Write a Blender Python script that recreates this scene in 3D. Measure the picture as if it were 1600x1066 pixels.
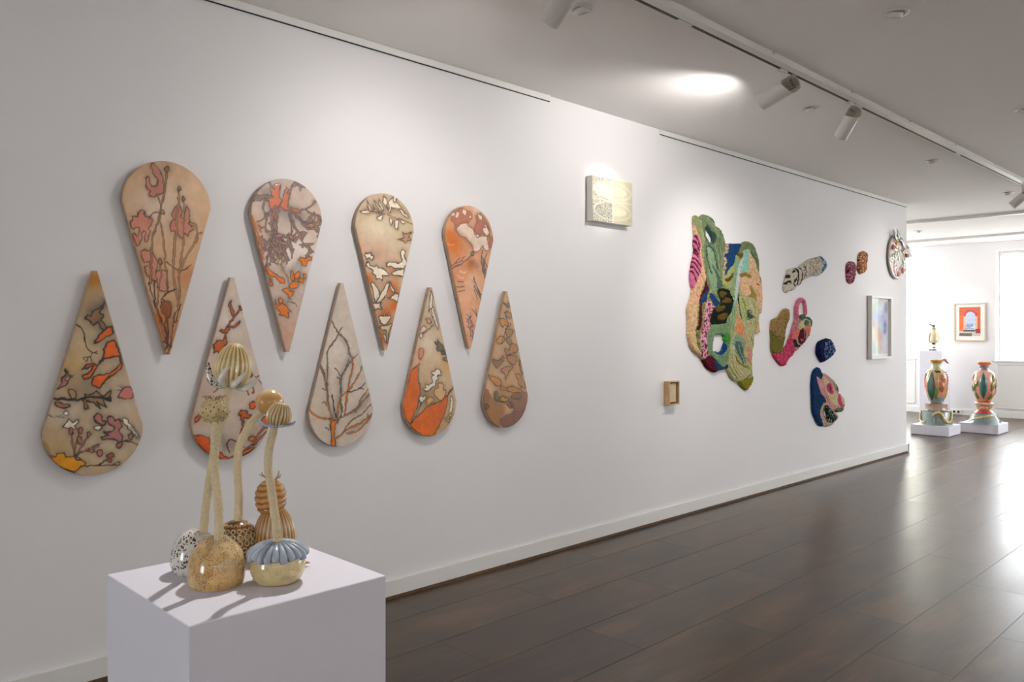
import bpy, bmesh, math, random
import numpy as np
from mathutils import Vector, Matrix
for _o in list(bpy.data.objects): bpy.data.objects.remove(_o)
SC = bpy.context.scene
COL = SC.collection
PI = math.pi
# ---------------------------------------------------------------- camera, sky, exposure
cam = bpy.data.cameras.new('camera'); cam_o = bpy.data.objects.new('camera', cam); COL.objects.link(cam_o)
cam_o.location = (3.576, 0, 1.45); cam_o.rotation_euler = (PI/2, 0, math.radians(45.6))
cam.sensor_width = 36; cam.lens = 28.125; cam.shift_y = -13.5/1600; cam.clip_start = .05; cam.clip_end = 200
SC.camera = cam_o
SC.view_settings.view_transform = 'Standard'; SC.view_settings.look = 'None'
SC.view_settings.gamma = 1; SC.view_settings.use_curve_mapping = False
SC.view_settings.exposure = 0.22
w = bpy.data.worlds.new('overcast_sky'); SC.world = w; w.use_nodes = True
bg = w.node_tree.nodes['Background']; bg.inputs[0].default_value = (.95, .975, 1, 1); bg.inputs[1].default_value = 11.5
def portal(name, loc, rot, sx, sy):
    l = bpy.data.lights.new(name, 'AREA'); l.shape = 'RECTANGLE'; l.size = sx; l.size_y = sy; l.cycles.is_portal = True
    o = bpy.data.objects.new(name, l); COL.objects.link(o); o.location = loc; o.rotation_euler = rot
for (xa, xb) in ((-3.3, -1.69), (-.413, 1.2), (2.46, 4.07), (5.0, 6.2)):
    portal('daylight_portal', ((xa+xb)/2, 15.82, 1.92), (-PI/2, 0, 0), xb-xa, 1.9)
portal('daylight_portal', (2.5, -6.32, 1.6), (PI/2, 0, 0), 1.6, 2.0)
portal('daylight_portal', (7.32, 13.2, 1.85), (0, PI/2, 0), 1.9, 3.2)
portal('daylight_portal', (-4.82, 13.2, 1.85), (0, -PI/2, 0), 1.9, 3.2)

# ---------------------------------------------------------------- helpers
def lin(h, k=1.):
    c = [int(h[i:i+2], 16)/255 for i in (0, 2, 4)]
    return tuple((v/12.92 if v <= .04045 else ((v+.055)/1.055)**2.4)*k for v in c)
def rgba(h): return lin(h)+(1,)
def mesh(name, V, F, m, parent=None, smooth=False, col=None, kind=None):
    me = bpy.data.meshes.new(name)
    V = np.asarray(V, np.float32)
    if isinstance(F, np.ndarray):
        n = len(F); k = F.shape[1]
        me.vertices.add(len(V)); me.vertices.foreach_set('co', V.ravel())
        me.loops.add(n*k); me.loops.foreach_set('vertex_index', F.astype(np.int32).ravel())
        me.polygons.add(n); me.polygons.foreach_set('loop_start', np.arange(0, n*k, k, dtype=np.int32))
        me.polygons.foreach_set('loop_total', np.full(n, k, np.int32)); me.update(calc_edges=True)
    else:
        me.from_pydata([tuple(map(float, v)) for v in V], [], [list(map(int, f)) for f in F])
    if smooth: me.polygons.foreach_set('use_smooth', np.ones(len(me.polygons), bool))
    if col is not None:
        a = me.color_attributes.new('paint', 'FLOAT_COLOR', 'POINT')
        c = np.ones((len(V), 4), np.float32); c[:, :3] = col
        a.data.foreach_set('color', c.ravel())
    me.materials.append(m); me.update()
    o = bpy.data.objects.new(name, me); COL.objects.link(o)
    if parent is not None: o.parent = parent
    if kind: o['kind'] = kind
    return o
class MB:
    """collects simple solids, links them as one mesh"""
    def __init__(s): s.V = []; s.F = []; s.C = []
    def add(s, V, F, c=(1, 1, 1)):
        n = len(s.V); s.V += [tuple(v) for v in V]; s.F += [tuple(i+n for i in f) for f in F]
        if len(c) == 3 and not hasattr(c[0], '__len__'): s.C += [c]*len(V)
        else: s.C += list(c)
        return s
    def box(s, a, b, bev=0, c=(1, 1, 1), M=None):
        (x0, y0, z0), (x1, y1, z1) = a, b
        if bev <= 0:
            V = [(x, y, z) for x in (x0, x1) for y in (y0, y1) for z in (z0, z1)]
            F = [(0, 1, 3, 2), (4, 6, 7, 5), (0, 4, 5, 1), (2, 3, 7, 6), (0, 2, 6, 4), (1, 5, 7, 3)]
        else:
            e = bev; V = []; idx = {}
            for i, x in enumerate((x0, x1)):
                for j, y in enumerate((y0, y1)):
                    for k, z in enumerate((z0, z1)):
                        dx = e if i == 0 else -e; dy = e if j == 0 else -e; dz = e if k == 0 else -e
                        for t, v in enumerate(((x, y+dy, z+dz), (x+dx, y, z+dz), (x+dx, y+dy, z))):
                            idx[i, j, k, t] = len(V); V.append(v)
            F = []
            q = lambda *l: F.append(tuple(idx[t] for t in l))
            for i in (0, 1): q((i,0,0,0), (i,0,1,0), (i,1,1,0), (i,1,0,0))
            for j in (0, 1): q((0,j,0,1), (0,j,1,1), (1,j,1,1), (1,j,0,1))
            for k in (0, 1): q((0,0,k,2), (0,1,k,2), (1,1,k,2), (1,0,k,2))
            for i in (0, 1):
                for j in (0, 1): q((i,j,0,0), (i,j,1,0), (i,j,1,1), (i,j,0,1))
                for k in (0, 1): q((i,0,k,0), (i,1,k,0), (i,1,k,2), (i,0,k,2))
            for j in (0, 1):
                for k in (0, 1): q((0,j,k,1), (1,j,k,1), (1,j,k,2), (0,j,k,2))
            for i in (0, 1):
                for j in (0, 1):
                    for k in (0, 1): q((i,j,k,0), (i,j,k,1), (i,j,k,2))
        if M is not None: V = [tuple(M @ Vector(v)) for v in V]
        return s.add(V, F, c)
    def build(s, name, m, parent=None, smooth=False, kind=None, fix=True):
        o = mesh(name, s.V, s.F, m, parent, smooth, s.C, kind)
        if fix:
            bm = bmesh.new(); bm.from_mesh(o.data); bmesh.ops.recalc_face_normals(bm, faces=bm.faces); bm.to_mesh(o.data); bm.free()
        return o
def grid_faces(nu, nv, closed_u=True):
    F = []
    for j in range(nv-1):
        for i in range(nu if closed_u else nu-1):
            i2 = (i+1) % nu
            F.append((j*nu+i, j*nu+i2, (j+1)*nu+i2, (j+1)*nu+i))
    return F
def rev(mb, fn, nu, nv, M=None, colfn=None, caps=True):
    """surface of revolution: fn(theta, t) -> (radius, height) [, dx, dy]"""
    V = []; C = []
    for j in range(nv):
        for i in range(nu):
            th = 2*PI*i/nu; t = j/(nv-1)
            q = fn(th, t); V.append(Vector((q[0]*math.cos(th), q[0]*math.sin(th), q[1])))
            C.append(colfn(th, t) if colfn else (1, 1, 1))
    F = grid_faces(nu, nv)
    if caps: F.append(tuple(range(nu))[::-1]); F.append(tuple((nv-1)*nu+i for i in range(nu)))
    if M is not None: V = [M @ v for v in V]
    mb.add(V, F, C); return mb
def profile(pts):
    """piecewise smooth lathe profile from (r, z) pairs"""
    P = catmull(np.array(pts, float), 5, False)
    n = len(P)
    def f(th, t):
        k = min(t*(n-1), n-1-1e-6); i = int(k); a = k-i
        return tuple(P[i]*(1-a)+P[i+1]*a)
    f.n = n
    return f
def catmull(P, n, closed):
    P = np.asarray(P, float)
    if len(P) < 3: return P
    if closed: Q = np.vstack([P[-1:], P, P[:2]])
    else: Q = np.vstack([2*P[:1]-P[1:2], P, 2*P[-1:]-P[-2:-1]])
    out = []
    for i in range(len(Q)-3):
        p0, p1, p2, p3 = Q[i:i+4]
        for k in range(n):
            t = k/n
            out.append(.5*((2*p1)+(p2-p0)*t+(2*p0-5*p1+4*p2-p3)*t*t+(3*p1-p0-3*p2+p3)*t**3))
    if not closed: out.append(P[-1])
    return np.array(out)
def tube(mb, path, rad, ns=10, sub=4, flat=None, colfn=None, radfn=None):
    """tube through points; rad a number or list; flat = (normal, factor) squashes it"""
    P = catmull(np.array(path, float), sub, False) if sub > 1 else np.array(path, float)
    n = len(P)
    R = np.interp(np.linspace(0, 1, n), np.linspace(0, 1, len(rad)), rad) if hasattr(rad, '__len__') else np.full(n, float(rad))
    T = np.gradient(P, axis=0); T /= np.linalg.norm(T, axis=1)[:, None]+1e-12
    up = Vector((0, 0, 1)) if abs(T[0][2]) < .9 else Vector((1, 0, 0))
    u = Vector(T[0]).cross(up).normalized(); V = []; C = []
    for j in range(n):
        t = Vector(T[j]); u = (u - t*u.dot(t)).normalized(); v = t.cross(u)
        for i in range(ns):
            a = 2*PI*i/ns; r = R[j]*(radfn(a, j/(n-1)) if radfn else 1)
            d = u*math.cos(a)*r+v*math.sin(a)*r
            if flat: nn = Vector(flat[0]).normalized(); d -= nn*d.dot(nn)*(1-flat[1])
            V.append(Vector(P[j])+d); C.append(colfn(a, j/(n-1)) if colfn else (1, 1, 1))
    F = grid_faces(ns, n); F.append(tuple(range(ns))[::-1]); F.append(tuple((n-1)*ns+i for i in range(ns)))
    mb.add(V, F, C); return mb
def torus(mb, c, nrm, R, r, nu=10, nv=6, col=(1, 1, 1)):
    z = Vector(nrm).normalized(); x = z.orthogonal().normalized(); y = z.cross(x); V = []; F = []
    for i in range(nu):
        a = 2*PI*i/nu; d = x*math.cos(a)+y*math.sin(a)
        for j in range(nv):
            b = 2*PI*j/nv; V.append(Vector(c)+d*(R+r*math.cos(b))+z*r*math.sin(b))
    for i in range(nu):
        for j in range(nv): F.append((i*nv+j, ((i+1) % nu)*nv+j, ((i+1) % nu)*nv+(j+1) % nv, i*nv+(j+1) % nv))
    mb.add(V, F, col)
def ball(mb, c, r, nu=12, nv=8, col=(1, 1, 1), sc=(1, 1, 1)):
    V = []; c = Vector(c)
    for j in range(nv):
        ph = PI*(j+.5)/nv
        for i in range(nu):
            th = 2*PI*i/nu; V.append(c+Vector((r*sc[0]*math.sin(ph)*math.cos(th), r*sc[1]*math.sin(ph)*math.sin(th), r*sc[2]*math.cos(ph))))
    F = grid_faces(nu, nv); F.append(tuple(range(nu))); F.append(tuple((nv-1)*nu+i for i in range(nu)))
    mb.add(V, F, col)
def axis_matrix(loc, direction, roll=0):
    z = Vector(direction).normalized(); q = z.to_track_quat('Z', 'Y')
    return Matrix.Translation(Vector(loc)) @ q.to_matrix().to_4x4() @ Matrix.Rotation(roll, 4, 'Z')
def thing(name, loc, label, cat, group=None):
    o = bpy.data.objects.new(name, None); COL.objects.link(o); o.location = loc; o.empty_display_size = .05
    return tag(o, label, cat, group)
def tag(o, label, cat, group=None):
    o['label'] = label; o['category'] = cat
    if group: o['group'] = group
    return o
def local(o, parent):
    """parent keeping world placement (parents here are unrotated empties)"""
    o.parent = parent; o.location = Vector(o.location)-Vector(parent.location); return o
def struct(o): o['kind'] = 'structure'; return o

# ---------------------------------------------------------------- materials
def mat(name, color='ffffff', rough=.5, metal=0, attr=False, noise=0, nscale=20, bump=0, bscale=200, coat=0, spec=.5, speck=None, emit=0, rvar=0):
    m = bpy.data.materials.new(name); m.use_nodes = True; N = m.node_tree; n = N.nodes; L = N.links
    b = n['Principled BSDF']; b.inputs['Roughness'].default_value = rough; b.inputs['Metallic'].default_value = metal
    b.inputs['Coat Weight'].default_value = coat; b.inputs['Coat Roughness'].default_value = .08
    b.inputs['Specular IOR Level'].default_value = spec
    g = n.new('ShaderNodeNewGeometry'); out = None
    if attr:
        a = n.new('ShaderNodeAttribute'); a.attribute_name = 'paint'; out = a.outputs['Color']
        if color != 'ffffff':
            mx = n.new('ShaderNodeMixRGB'); mx.blend_type = 'MULTIPLY'; mx.inputs[0].default_value = 1; mx.inputs[2].default_value = rgba(color); L.new(out, mx.inputs[1]); out = mx.outputs[0]
    else:
        r = n.new('ShaderNodeRGB'); r.outputs[0].default_value = rgba(color); out = r.outputs[0]
    if noise:
        t = n.new('ShaderNodeTexNoise'); t.inputs['Scale'].default_value = nscale; t.inputs['Detail'].default_value = 5; L.new(g.outputs['Position'], t.inputs['Vector'])
        mr = n.new('ShaderNodeMapRange'); mr.inputs[1].default_value = .3; mr.inputs[2].default_value = .7; mr.inputs[3].default_value = 1-noise; mr.inputs[4].default_value = 1+noise*.6; L.new(t.outputs[0], mr.inputs[0])
        mx = n.new('ShaderNodeMixRGB'); mx.blend_type = 'MULTIPLY'; mx.inputs[0].default_value = 1; L.new(out, mx.inputs[1]); L.new(mr.outputs[0], mx.inputs[2]); out = mx.outputs[0]
    if speck:
        for (c, sc, thr, dens) in speck:
            v = n.new('ShaderNodeTexVoronoi'); v.inputs['Scale'].default_value = sc; L.new(g.outputs['Position'], v.inputs['Vector'])
            t = n.new('ShaderNodeTexNoise'); t.inputs['Scale'].default_value = sc*.22; t.inputs['Detail'].default_value = 3; L.new(g.outputs['Position'], t.inputs['Vector'])
            ma = n.new('ShaderNodeMapRange'); ma.inputs[1].default_value = dens; ma.inputs[2].default_value = dens+.12; ma.inputs[3].default_value = 0; ma.inputs[4].default_value = thr; L.new(t.outputs[0], ma.inputs[0])
            lt = n.new('ShaderNodeMath'); lt.operation = 'LESS_THAN'; L.new(v.outputs['Distance'], lt.inputs[0]); L.new(ma.outputs[0], lt.inputs[1])
            mx = n.new('ShaderNodeMixRGB'); L.new(lt.outputs[0], mx.inputs[0]); L.new(out, mx.inputs[1]); mx.inputs[2].default_value = rgba(c); out = mx.outputs[0]
    L.new(out, b.inputs['Base Color'])
    if emit: L.new(out, b.inputs['Emission Color']); b.inputs['Emission Strength'].default_value = emit
    if bump:
        t = n.new('ShaderNodeTexNoise'); t.inputs['Scale'].default_value = bscale; t.inputs['Detail'].default_value = 4; L.new(g.outputs['Position'], t.inputs['Vector'])
        bp = n.new('ShaderNodeBump'); bp.inputs['Strength'].default_value = bump; bp.inputs['Distance'].default_value = .01; L.new(t.outputs[0], bp.inputs['Height']); L.new(bp.outputs[0], b.inputs['Normal'])
    return m
M = {}
M['wall'] = mat('white_wall_paint', 'e8e6e6', .75, bump=.03, bscale=60, noise=.012, nscale=1.5, spec=.25)
M['ceiling'] = mat('ceiling_paint', 'f4f0ee', .85, spec=.2)
M['trim'] = mat('satin_white_paint', 'e6e5e1', .4, bump=.03, bscale=40)
M['raw'] = mat('raw_brown_edge', '6a5138', .7, noise=.35, nscale=60)
M['plinth'] = mat('plinth_paint', 'e0dee8', .55, bump=.03, bscale=90, noise=.015, nscale=3)
M['metalwhite'] = mat('white_powder_coat', 'd8d4cf', .4)
M['slot'] = mat('dark_slot', '14120f', .6)
M['fin'] = mat('heat_sink_metal', 'b9ae9e', .4, metal=.3)
M['findark'] = mat('heat_sink_gap', '3b3128', .6)
M['gapdark'] = mat('floor_joint', '1c1613', .8)
M['lens'] = mat('lamp_lens', 'fff1dc', .3, emit=6)
M['lensoff'] = mat('dark_lens', '2a2622', .25)
M['art'] = mat('encaustic_wax', attr=True, rough=.42, bump=.1, bscale=90, noise=.09, nscale=26, coat=.12)
M['wool'] = mat('tufted_wool', attr=True, rough=.95, bump=.9, bscale=260, noise=.22, nscale=160, spec=.15)
M['board'] = mat('panel_side', 'ab8f76', .6, noise=.25, nscale=25)
M['paper'] = mat('painted_paper', attr=True, rough=.6)
M['glaze'] = mat('glossy_glaze', attr=True, rough=.16, coat=.6, bump=.04, bscale=60, noise=.12, nscale=45)
M['glaze_bl'] = mat('glossy_glaze_bright', attr=True, rough=.2, coat=.5, noise=.2, nscale=14)
M['tan'] = mat('speckled_tan_glaze', attr=True, rough=.17, coat=.6, noise=.2, nscale=40, speck=[('8a5c30', 400, .40, .40), ('4a3018', 640, .32, .45)])
M['cream'] = mat('cream_glaze', attr=True, rough=.17, coat=.6, noise=.14, nscale=45, speck=[('7a5a34', 500, .3, .5)])
M['whitesp'] = mat('white_glaze_brown_spots', attr=True, rough=.15, coat=.7, speck=[('4a2e22', 170, .44, .42), ('5c3a2a', 380, .36, .42)])
M['yarn'] = mat('wrapped_yarn', 'e3d2ac', .9, noise=.14, nscale=220, bump=.5, bscale=420, spec=.15)
M['oak'] = mat('light_oak', 'c3a06e', .5, noise=.18, nscale=30)
M['palewood'] = mat('pale_wood_frame', 'd5bfa4', .5, noise=.12, nscale=30)
M['whiteframe'] = mat('off_white_frame', 'dddad2', .45)
M['mount'] = mat('white_mount_board', 'f2efe8', .8)
M['dark'] = mat('dark_recess', '3a2613', .8)
M['sidewhite'] = mat('canvas_side', 'd9d6cd', .6)
M['plastic'] = mat('socket_plastic', 'eeeeea', .35)
M['facade'] = mat('pale_facade', 'e6dcae', .9, noise=.05)
M['awning'] = mat('pale_green_awning', 'b9d0c6', .8)
M['street'] = mat('street_paving', 'd0cfca', .9)
M['darkglass'] = mat('facade_window_glass', '6a7a82', .2)
def glass_mat(name='window_glass', k=.9, f0=.025):
    m = bpy.data.materials.new(name); m.use_nodes = True; n = m.node_tree.nodes; L = m.node_tree.links
    n.remove(n['Principled BSDF']); g = n.new('ShaderNodeBsdfGlossy'); g.inputs['Roughness'].default_value = .02
    t = n.new('ShaderNodeBsdfTransparent'); t.inputs[0].default_value = (.975, .98, .98, 1); mx = n.new('ShaderNodeMixShader'); lw = n.new('ShaderNodeLayerWeight'); lw.inputs[0].default_value = .5
    pw = n.new('ShaderNodeMath'); pw.operation = 'POWER'; pw.inputs[1].default_value = 5; L.new(lw.outputs['Facing'], pw.inputs[0])
    fr = n.new('ShaderNodeMath'); fr.operation = 'MULTIPLY_ADD'; fr.inputs[1].default_value = k; fr.inputs[2].default_value = f0; L.new(pw.outputs[0], fr.inputs[0])
    L.new(fr.outputs[0], mx.inputs[0]); L.new(t.outputs[0], mx.inputs[1]); L.new(g.outputs[0], mx.inputs[2]); L.new(mx.outputs[0], n['Material Output'].inputs[0]); return m
M['glass'] = glass_mat(); M['artglass'] = glass_mat('anti_reflective_glass', .12, .004)
def plank_mat():
    m = bpy.data.materials.new('dark_laminate_plank'); m.use_nodes = True; N = m.node_tree; n = N.nodes; L = N.links; b = n['Principled BSDF']
    g = n.new('ShaderNodeNewGeometry'); oi = n.new('ShaderNodeObjectInfo')
    rr = n.new('ShaderNodeMath'); rr.operation = 'MULTIPLY'; rr.inputs[1].default_value = 53; L.new(oi.outputs['Random'], rr.inputs[0])
    cb = n.new('ShaderNodeCombineXYZ'); L.new(rr.outputs[0], cb.inputs[2])
    va = n.new('ShaderNodeVectorMath'); va.operation = 'ADD'; L.new(g.outputs['Position'], va.inputs[0]); L.new(cb.outputs[0], va.inputs[1])
    mp = n.new('ShaderNodeMapping'); mp.inputs['Scale'].default_value = (5, 1.3, 1); L.new(va.outputs[0], mp.inputs[0])
    t = n.new('ShaderNodeTexNoise'); t.inputs['Scale'].default_value = 1; t.inputs['Detail'].default_value = 8; t.inputs['Roughness'].default_value = .5; t.inputs['Distortion'].default_value = .4; L.new(mp.outputs[0], t.inputs['Vector'])
    cr = n.new('ShaderNodeValToRGB'); e = cr.color_ramp; e.elements[0].position = .33; e.elements[0].color = rgba('3d3025'); e.elements[1].position = .68; e.elements[1].color = rgba('66513d')
    k = e.elements.new(.5); k.color = rgba('4e3e2f'); L.new(t.outputs[0], cr.inputs[0])
    mp2 = n.new('ShaderNodeMapping'); mp2.inputs['Scale'].default_value = (60, 5, 1); L.new(va.outputs[0], mp2.inputs[0])
    t2 = n.new('ShaderNodeTexNoise'); t2.inputs['Scale'].default_value = 1; t2.inputs['Detail'].default_value = 4; L.new(mp2.outputs[0], t2.inputs['Vector'])
    mr = n.new('ShaderNodeMapRange'); mr.inputs[1].default_value = .3; mr.inputs[2].default_value = .7; mr.inputs[3].default_value = .86; mr.inputs[4].default_value = 1.1; L.new(t2.outputs[0], mr.inputs[0])
    mr2 = n.new('ShaderNodeMapRange'); mr2.inputs[3].default_value = .95; mr2.inputs[4].default_value = 1.05; L.new(oi.outputs['Random'], mr2.inputs[0])
    mm = n.new('ShaderNodeMath'); mm.operation = 'MULTIPLY'; L.new(mr.outputs[0], mm.inputs[0]); L.new(mr2.outputs[0], mm.inputs[1])
    mx = n.new('ShaderNodeMixRGB'); mx.blend_type = 'MULTIPLY'; mx.inputs[0].default_value = 1; L.new(cr.outputs[0], mx.inputs[1]); L.new(mm.outputs[0], mx.inputs[2])
    L.new(mx.outputs[0], b.inputs['Base Color'])
    mr3 = n.new('ShaderNodeMapRange'); mr3.inputs[1].default_value = .3; mr3.inputs[2].default_value = .7; mr3.inputs[3].default_value = .28; mr3.inputs[4].default_value = .34; b.inputs['Specular IOR Level'].default_value = .5; L.new(t.outputs[0], mr3.inputs[0]); L.new(mr3.outputs[0], b.inputs['Roughness'])
    bp = n.new('ShaderNodeBump'); bp.inputs['Strength'].default_value = .10; bp.inputs['Distance'].default_value = .004; L.new(t2.outputs[0], bp.inputs['Height']); L.new(bp.outputs[0], b.inputs['Normal'])
    return m
M['plank'] = plank_mat()

# ---------------------------------------------------------------- room shell
H = 3.0; YF = 15.48
def sbox(name, a, b, m='wall', parent=None, bev=0):
    o = MB().box(a, b, bev).build(name, M[m], parent)
    if parent is None: struct(o)
    return o
def wall_open(name, axis, fix0, fix1, lo, hi, openings):
    """wall slab with window openings; axis 'y' = faces +-y. openings: (a, b, z0, z1)"""
    mb = MB(); xs = lo
    def bx(a, b, z0, z1):
        if b-a < 1e-4 or z1-z0 < 1e-4: return
        if axis == 'y': mb.box((a, fix0, z0), (b, fix1, z1))
        else: mb.box((fix0, a, z0), (fix1, b, z1))
    for (a, b, z0, z1) in openings:
        bx(xs, a, 0, H); bx(a, b, 0, z0); bx(a, b, z1, H); xs = b
    bx(xs, hi, 0, H)
    return struct(mb.build(name, M['wall']))
ceil_o = sbox('ceiling', (-4.9, -6.6, H), (7.6, 15.9, H+.12), 'ceiling')
sbox('wall_left', (-.18, -6.3, 0), (0, 10.18, H))
sbox('wall_recess', (-4.6, 9.98, 0), (-.18, 10.18, H))

WIN = [(-3.3, -1.69, .97, 2.85), (-.413, 1.2, .97, 2.85), (2.46, 4.07, .97, 2.85), (5.0, 6.2, .97, 2.85)]
wall_open('wall_far', 'y', YF, YF+.32, -4.8, 7.3, WIN)
wall_open('wall_back', 'y', -6.3, -6.0, -.18, 7.3, [(1.7, 3.3, .6, 2.6)])
wall_open('wall_right', 'x', 7.0, 7.3, -6.0, YF, [(11.6, 14.8, .9, 2.8)])
wall_open('wall_side', 'x', -4.8, -4.6, 10.18, YF, [(11.6, 14.8, .9, 2.8)])
# floor slab and planks
fl = MB().box((-4.8, -6.3, -.12), (7.3, YF+.3, -.004)).build('floor', M['gapdark']); struct(fl)
PW = .3634; PL = 1.42; X0 = .2935; rng = random.Random(4)
pm = {}
def plank(x0, x1, y0, y1):
    g = .0011; w_ = x1-x0-2*g; l_ = y1-y0-.0008
    if w_ < .01 or l_ < .02: return
    key = (round(w_, 4), round(l_, 4))
    if key in pm:
        o = bpy.data.objects.new('plank', pm[key]); COL.objects.link(o)
    else:
        o = MB().box((-w_/2, -l_/2, -.006), (w_/2, l_/2, 0), .0008).build('plank', M['plank']); pm[key] = o.data
    o.parent = fl; o.location = ((x0+x1)/2, (y0+y1)/2, 0)
offs = {4: .75, 5: .855-.01, 6: .06}   # rows whose end joints show: 1.74, 2.11, 2.47
offs = {4: 4.17 % PL, 5: 3.69 % PL, 6: 4.32 % PL}
def rows():
    k = 0
    yield -1, 0., X0
    while X0+k*PW < 7.0:
        yield k, X0+k*PW, X0+(k+1)*PW; k += 1
for k, xa, xb in rows():
    off = offs.get(k, (k*.61+.35) % PL); xa = max(xa, 0.); xb = min(xb, 7.0)
    y = -6.0; cuts = [y]; c = math.floor((-6.0-off)/PL)*PL+off
    while c < YF:
        if c > y+.05 and c < YF-.05: cuts.append(c)
        c += PL
    cuts.append(YF)
    for a, b in zip(cuts[:-1], cuts[1:]):
        plank(xa, xb, a, b)
for k in range(-12, 1):                          # the floor of the far room, left of the wall's end
    xa = (k-1)*PW; xb = xa+PW
    if xa < -4.6: continue
    off = (k*.61) % PL; cuts = [10.2]; c = math.floor((10.2-off)/PL)*PL+off
    while c < YF:
        if c > 10.25 and c < YF-.05: cuts.append(c)
        c += PL
    cuts.append(YF)
    for a, b in zip(cuts[:-1], cuts[1:]): plank(xa, xb, a, b)
# baseboards
def baseboard(name, a, b, h=.098, shadow=True):
    o = MB().box(a, b, .002).build(name, M['trim']); struct(o); return o
bb = baseboard('baseboard_left', (0, -6.0, .018), (.018, 10.215, .104))
MB().box((.001, -6.0, 0), (.012, 10.2, .018)).build('gap_strip', M['raw'], bb)
MB().box((-.018, 10.182, .0), (.018, 10.23, .106), .002).build('corner_block', M['trim'], bb)
baseboard('baseboard_far', (-4.6, YF-.018, .0), (7.0, YF-.0005, .10))
baseboard('baseboard_right', (6.982, -6.0, .0), (6.9995, YF-.02, .10))
# hanging rails on the wall head
for i, (a, b) in enumerate(((-6.0, 3.842), (5.074, 10.16))):
    o = MB().box((.0005, a, 2.962), (.013, b, 2.9995), .0015).build('trim_%d' % (i+1), M['trim']); struct(o)
    MB().box((.002, a+.002, 2.9585), (.011, b-.002, 2.9625)).build('rail_lip', M['slot'], o)
# windows of the far wall: frame, sill, panes, panel below
def window(n, xa, xb, z0, z1, y0=YF):
    yf = y0+.2; f = .055
    mb = MB()
    mb.box((xa, yf, z0), (xa+f, yf+.06, z1), .004).box((xb-f, yf, z0), (xb, yf+.06, z1), .004)
    mb.box((xa+f, yf, z0), (xb-f, yf+.06, z0+f), .004).box((xa+f, yf, z1-f), (xb-f, yf+.06, z1), .004)
    xm = (xa+xb)/2; mb.box((xm-.03, yf, z0+f), (xm+.03, yf+.06, z1-f), .004)
    o = struct(mb.build('window_%d' % n, M['trim']))
    for (a, b) in ((xa+f, xm-.03), (xm+.03, xb-f)):
        MB().box((a, yf+.025, z0+f), (b, yf+.031, z1-f)).build('window_pane', M['glass'], o)
    MB().box((xa-.0, y0-.02, z0-.025), (xb, yf-.001, z0+.002), .003).build('window_sill', M['trim'], o)
    ap = MB(); ap.box((xa+.03, y0-.006, .17), (xb-.03, y0-.0005, z0-.07), .001)
    for s in (((xa+.02, .155), (xb-.02, .17)), ((xa+.02, z0-.07), (xb-.02, z0-.055)), ((xa+.02, .17), (xa+.04, z0-.07)), ((xb-.04, .17), (xb-.02, z0-.07))):
        ap.box((s[0][0], y0-.016, s[0][1]), (s[1][0], y0-.0005, s[1][1]), .002)
    ap.build('apron_panel', M['trim'], o)
for i, (a, b, z0, z1) in enumerate(WIN): window(i+1, a, b, z0, z1)
def side_window(name, a, b, z0, z1, axis, xw=7.18):
    mb = MB(); f = .06
    for (p, q, r, s) in ((a, a+f, z0, z1), (b-f, b, z0, z1), (a+f, b-f, z0, z0+f), (a+f, b-f, z1-f, z1), ((a+b)/2-.03, (a+b)/2+.03, z0+f, z1-f)):
        if axis == 'y': mb.box((p, -6.2, r), (q, -6.14, s), .003)
        else: mb.box((xw, p, r), (xw+.06, q, s), .003)
    o = struct(mb.build(name, M['trim']))
    if axis == 'y': MB().box((a+f, -6.18, z0+f), (b-f, -6.17, z1-f)).build('window_pane', M['glass'], o)
    else: MB().box((xw+.02, a+f, z0+f), (xw+.03, b-f, z1-f)).build('window_pane', M['glass'], o)
side_window('window_5', 1.7, 3.3, .6, 2.6, 'y'); side_window('window_6', 11.6, 14.8, .9, 2.8, 'x'); side_window('window_7', 11.6, 14.8, .9, 2.8, 'x', -4.76)  # both far-room side windows are unseen, added to let in more daylight
# socket on the far baseboard
so = thing('wall_socket', (-1.018, YF-.019, .052), 'white double wall socket set on the baseboard between the urns', 'socket')
MB().box((-.075, -.008, -.035), (.075, 0, .035), .003).build('cover_plate', M['plastic'], so)
for sx in (-.035, .035):
    k = MB(); rev(k, lambda th, t: ((.02, .0), (.02, .003), (.014, .002))[min(2, int(t*2.01))], 20, 3, axis_matrix((sx, -.008, 0), (0, -1, 0))); k.build('socket_well', M['lensoff'], so)

# ---------------------------------------------------------------- ceiling tracks and lamps
def track(name, a, b, label, clips, joints):
    ax, ay = a; bx_, by = b; along_y = abs(by-ay) > abs(bx_-ax)
    t = thing(name, (ax, ay, H), label, 'lighting track', 'ceiling lighting tracks' if name == 'x' else None)
    L_ = (by-ay) if along_y else (bx_-ax)
    def bb_(mb, u0, u1, v0, v1, z0, z1, bev=0):      # u along, v across
        return mb.box((v0, u0, z0), (v1, u1, z1), bev) if along_y else mb.box((u0, v0, z0), (u1, v1, z1), bev)
    mb = MB(); bb_(mb, 0, L_, .025, .074, -.036, -.0005, .0015); bb_(mb, 0, L_, .0, .006, -.036, -.0005, .001); bb_(mb, 0, L_, .006, .025, -.012, -.0005)
    mb.build('track_profile', M['metalwhite'], t)
    mb = MB(); bb_(mb, 0, L_, .0065, .0245, -.0358, -.0125); mb.build('track_slot', M['slot'], t)
    for c in clips:
        mb = MB(); bb_(mb, c-.009, c+.009, .0741, .080, -.012, -.0005, .001); mb.build('mounting_clip', M['fin'], t)
    for c in joints:
        mb = MB(); bb_(mb, c-.06, c+.06, -.001, .024, -.0375, -.0345, .001); mb.build('joint_cover', M['metalwhite'], t)
    return t
TX = 1.358
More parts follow.
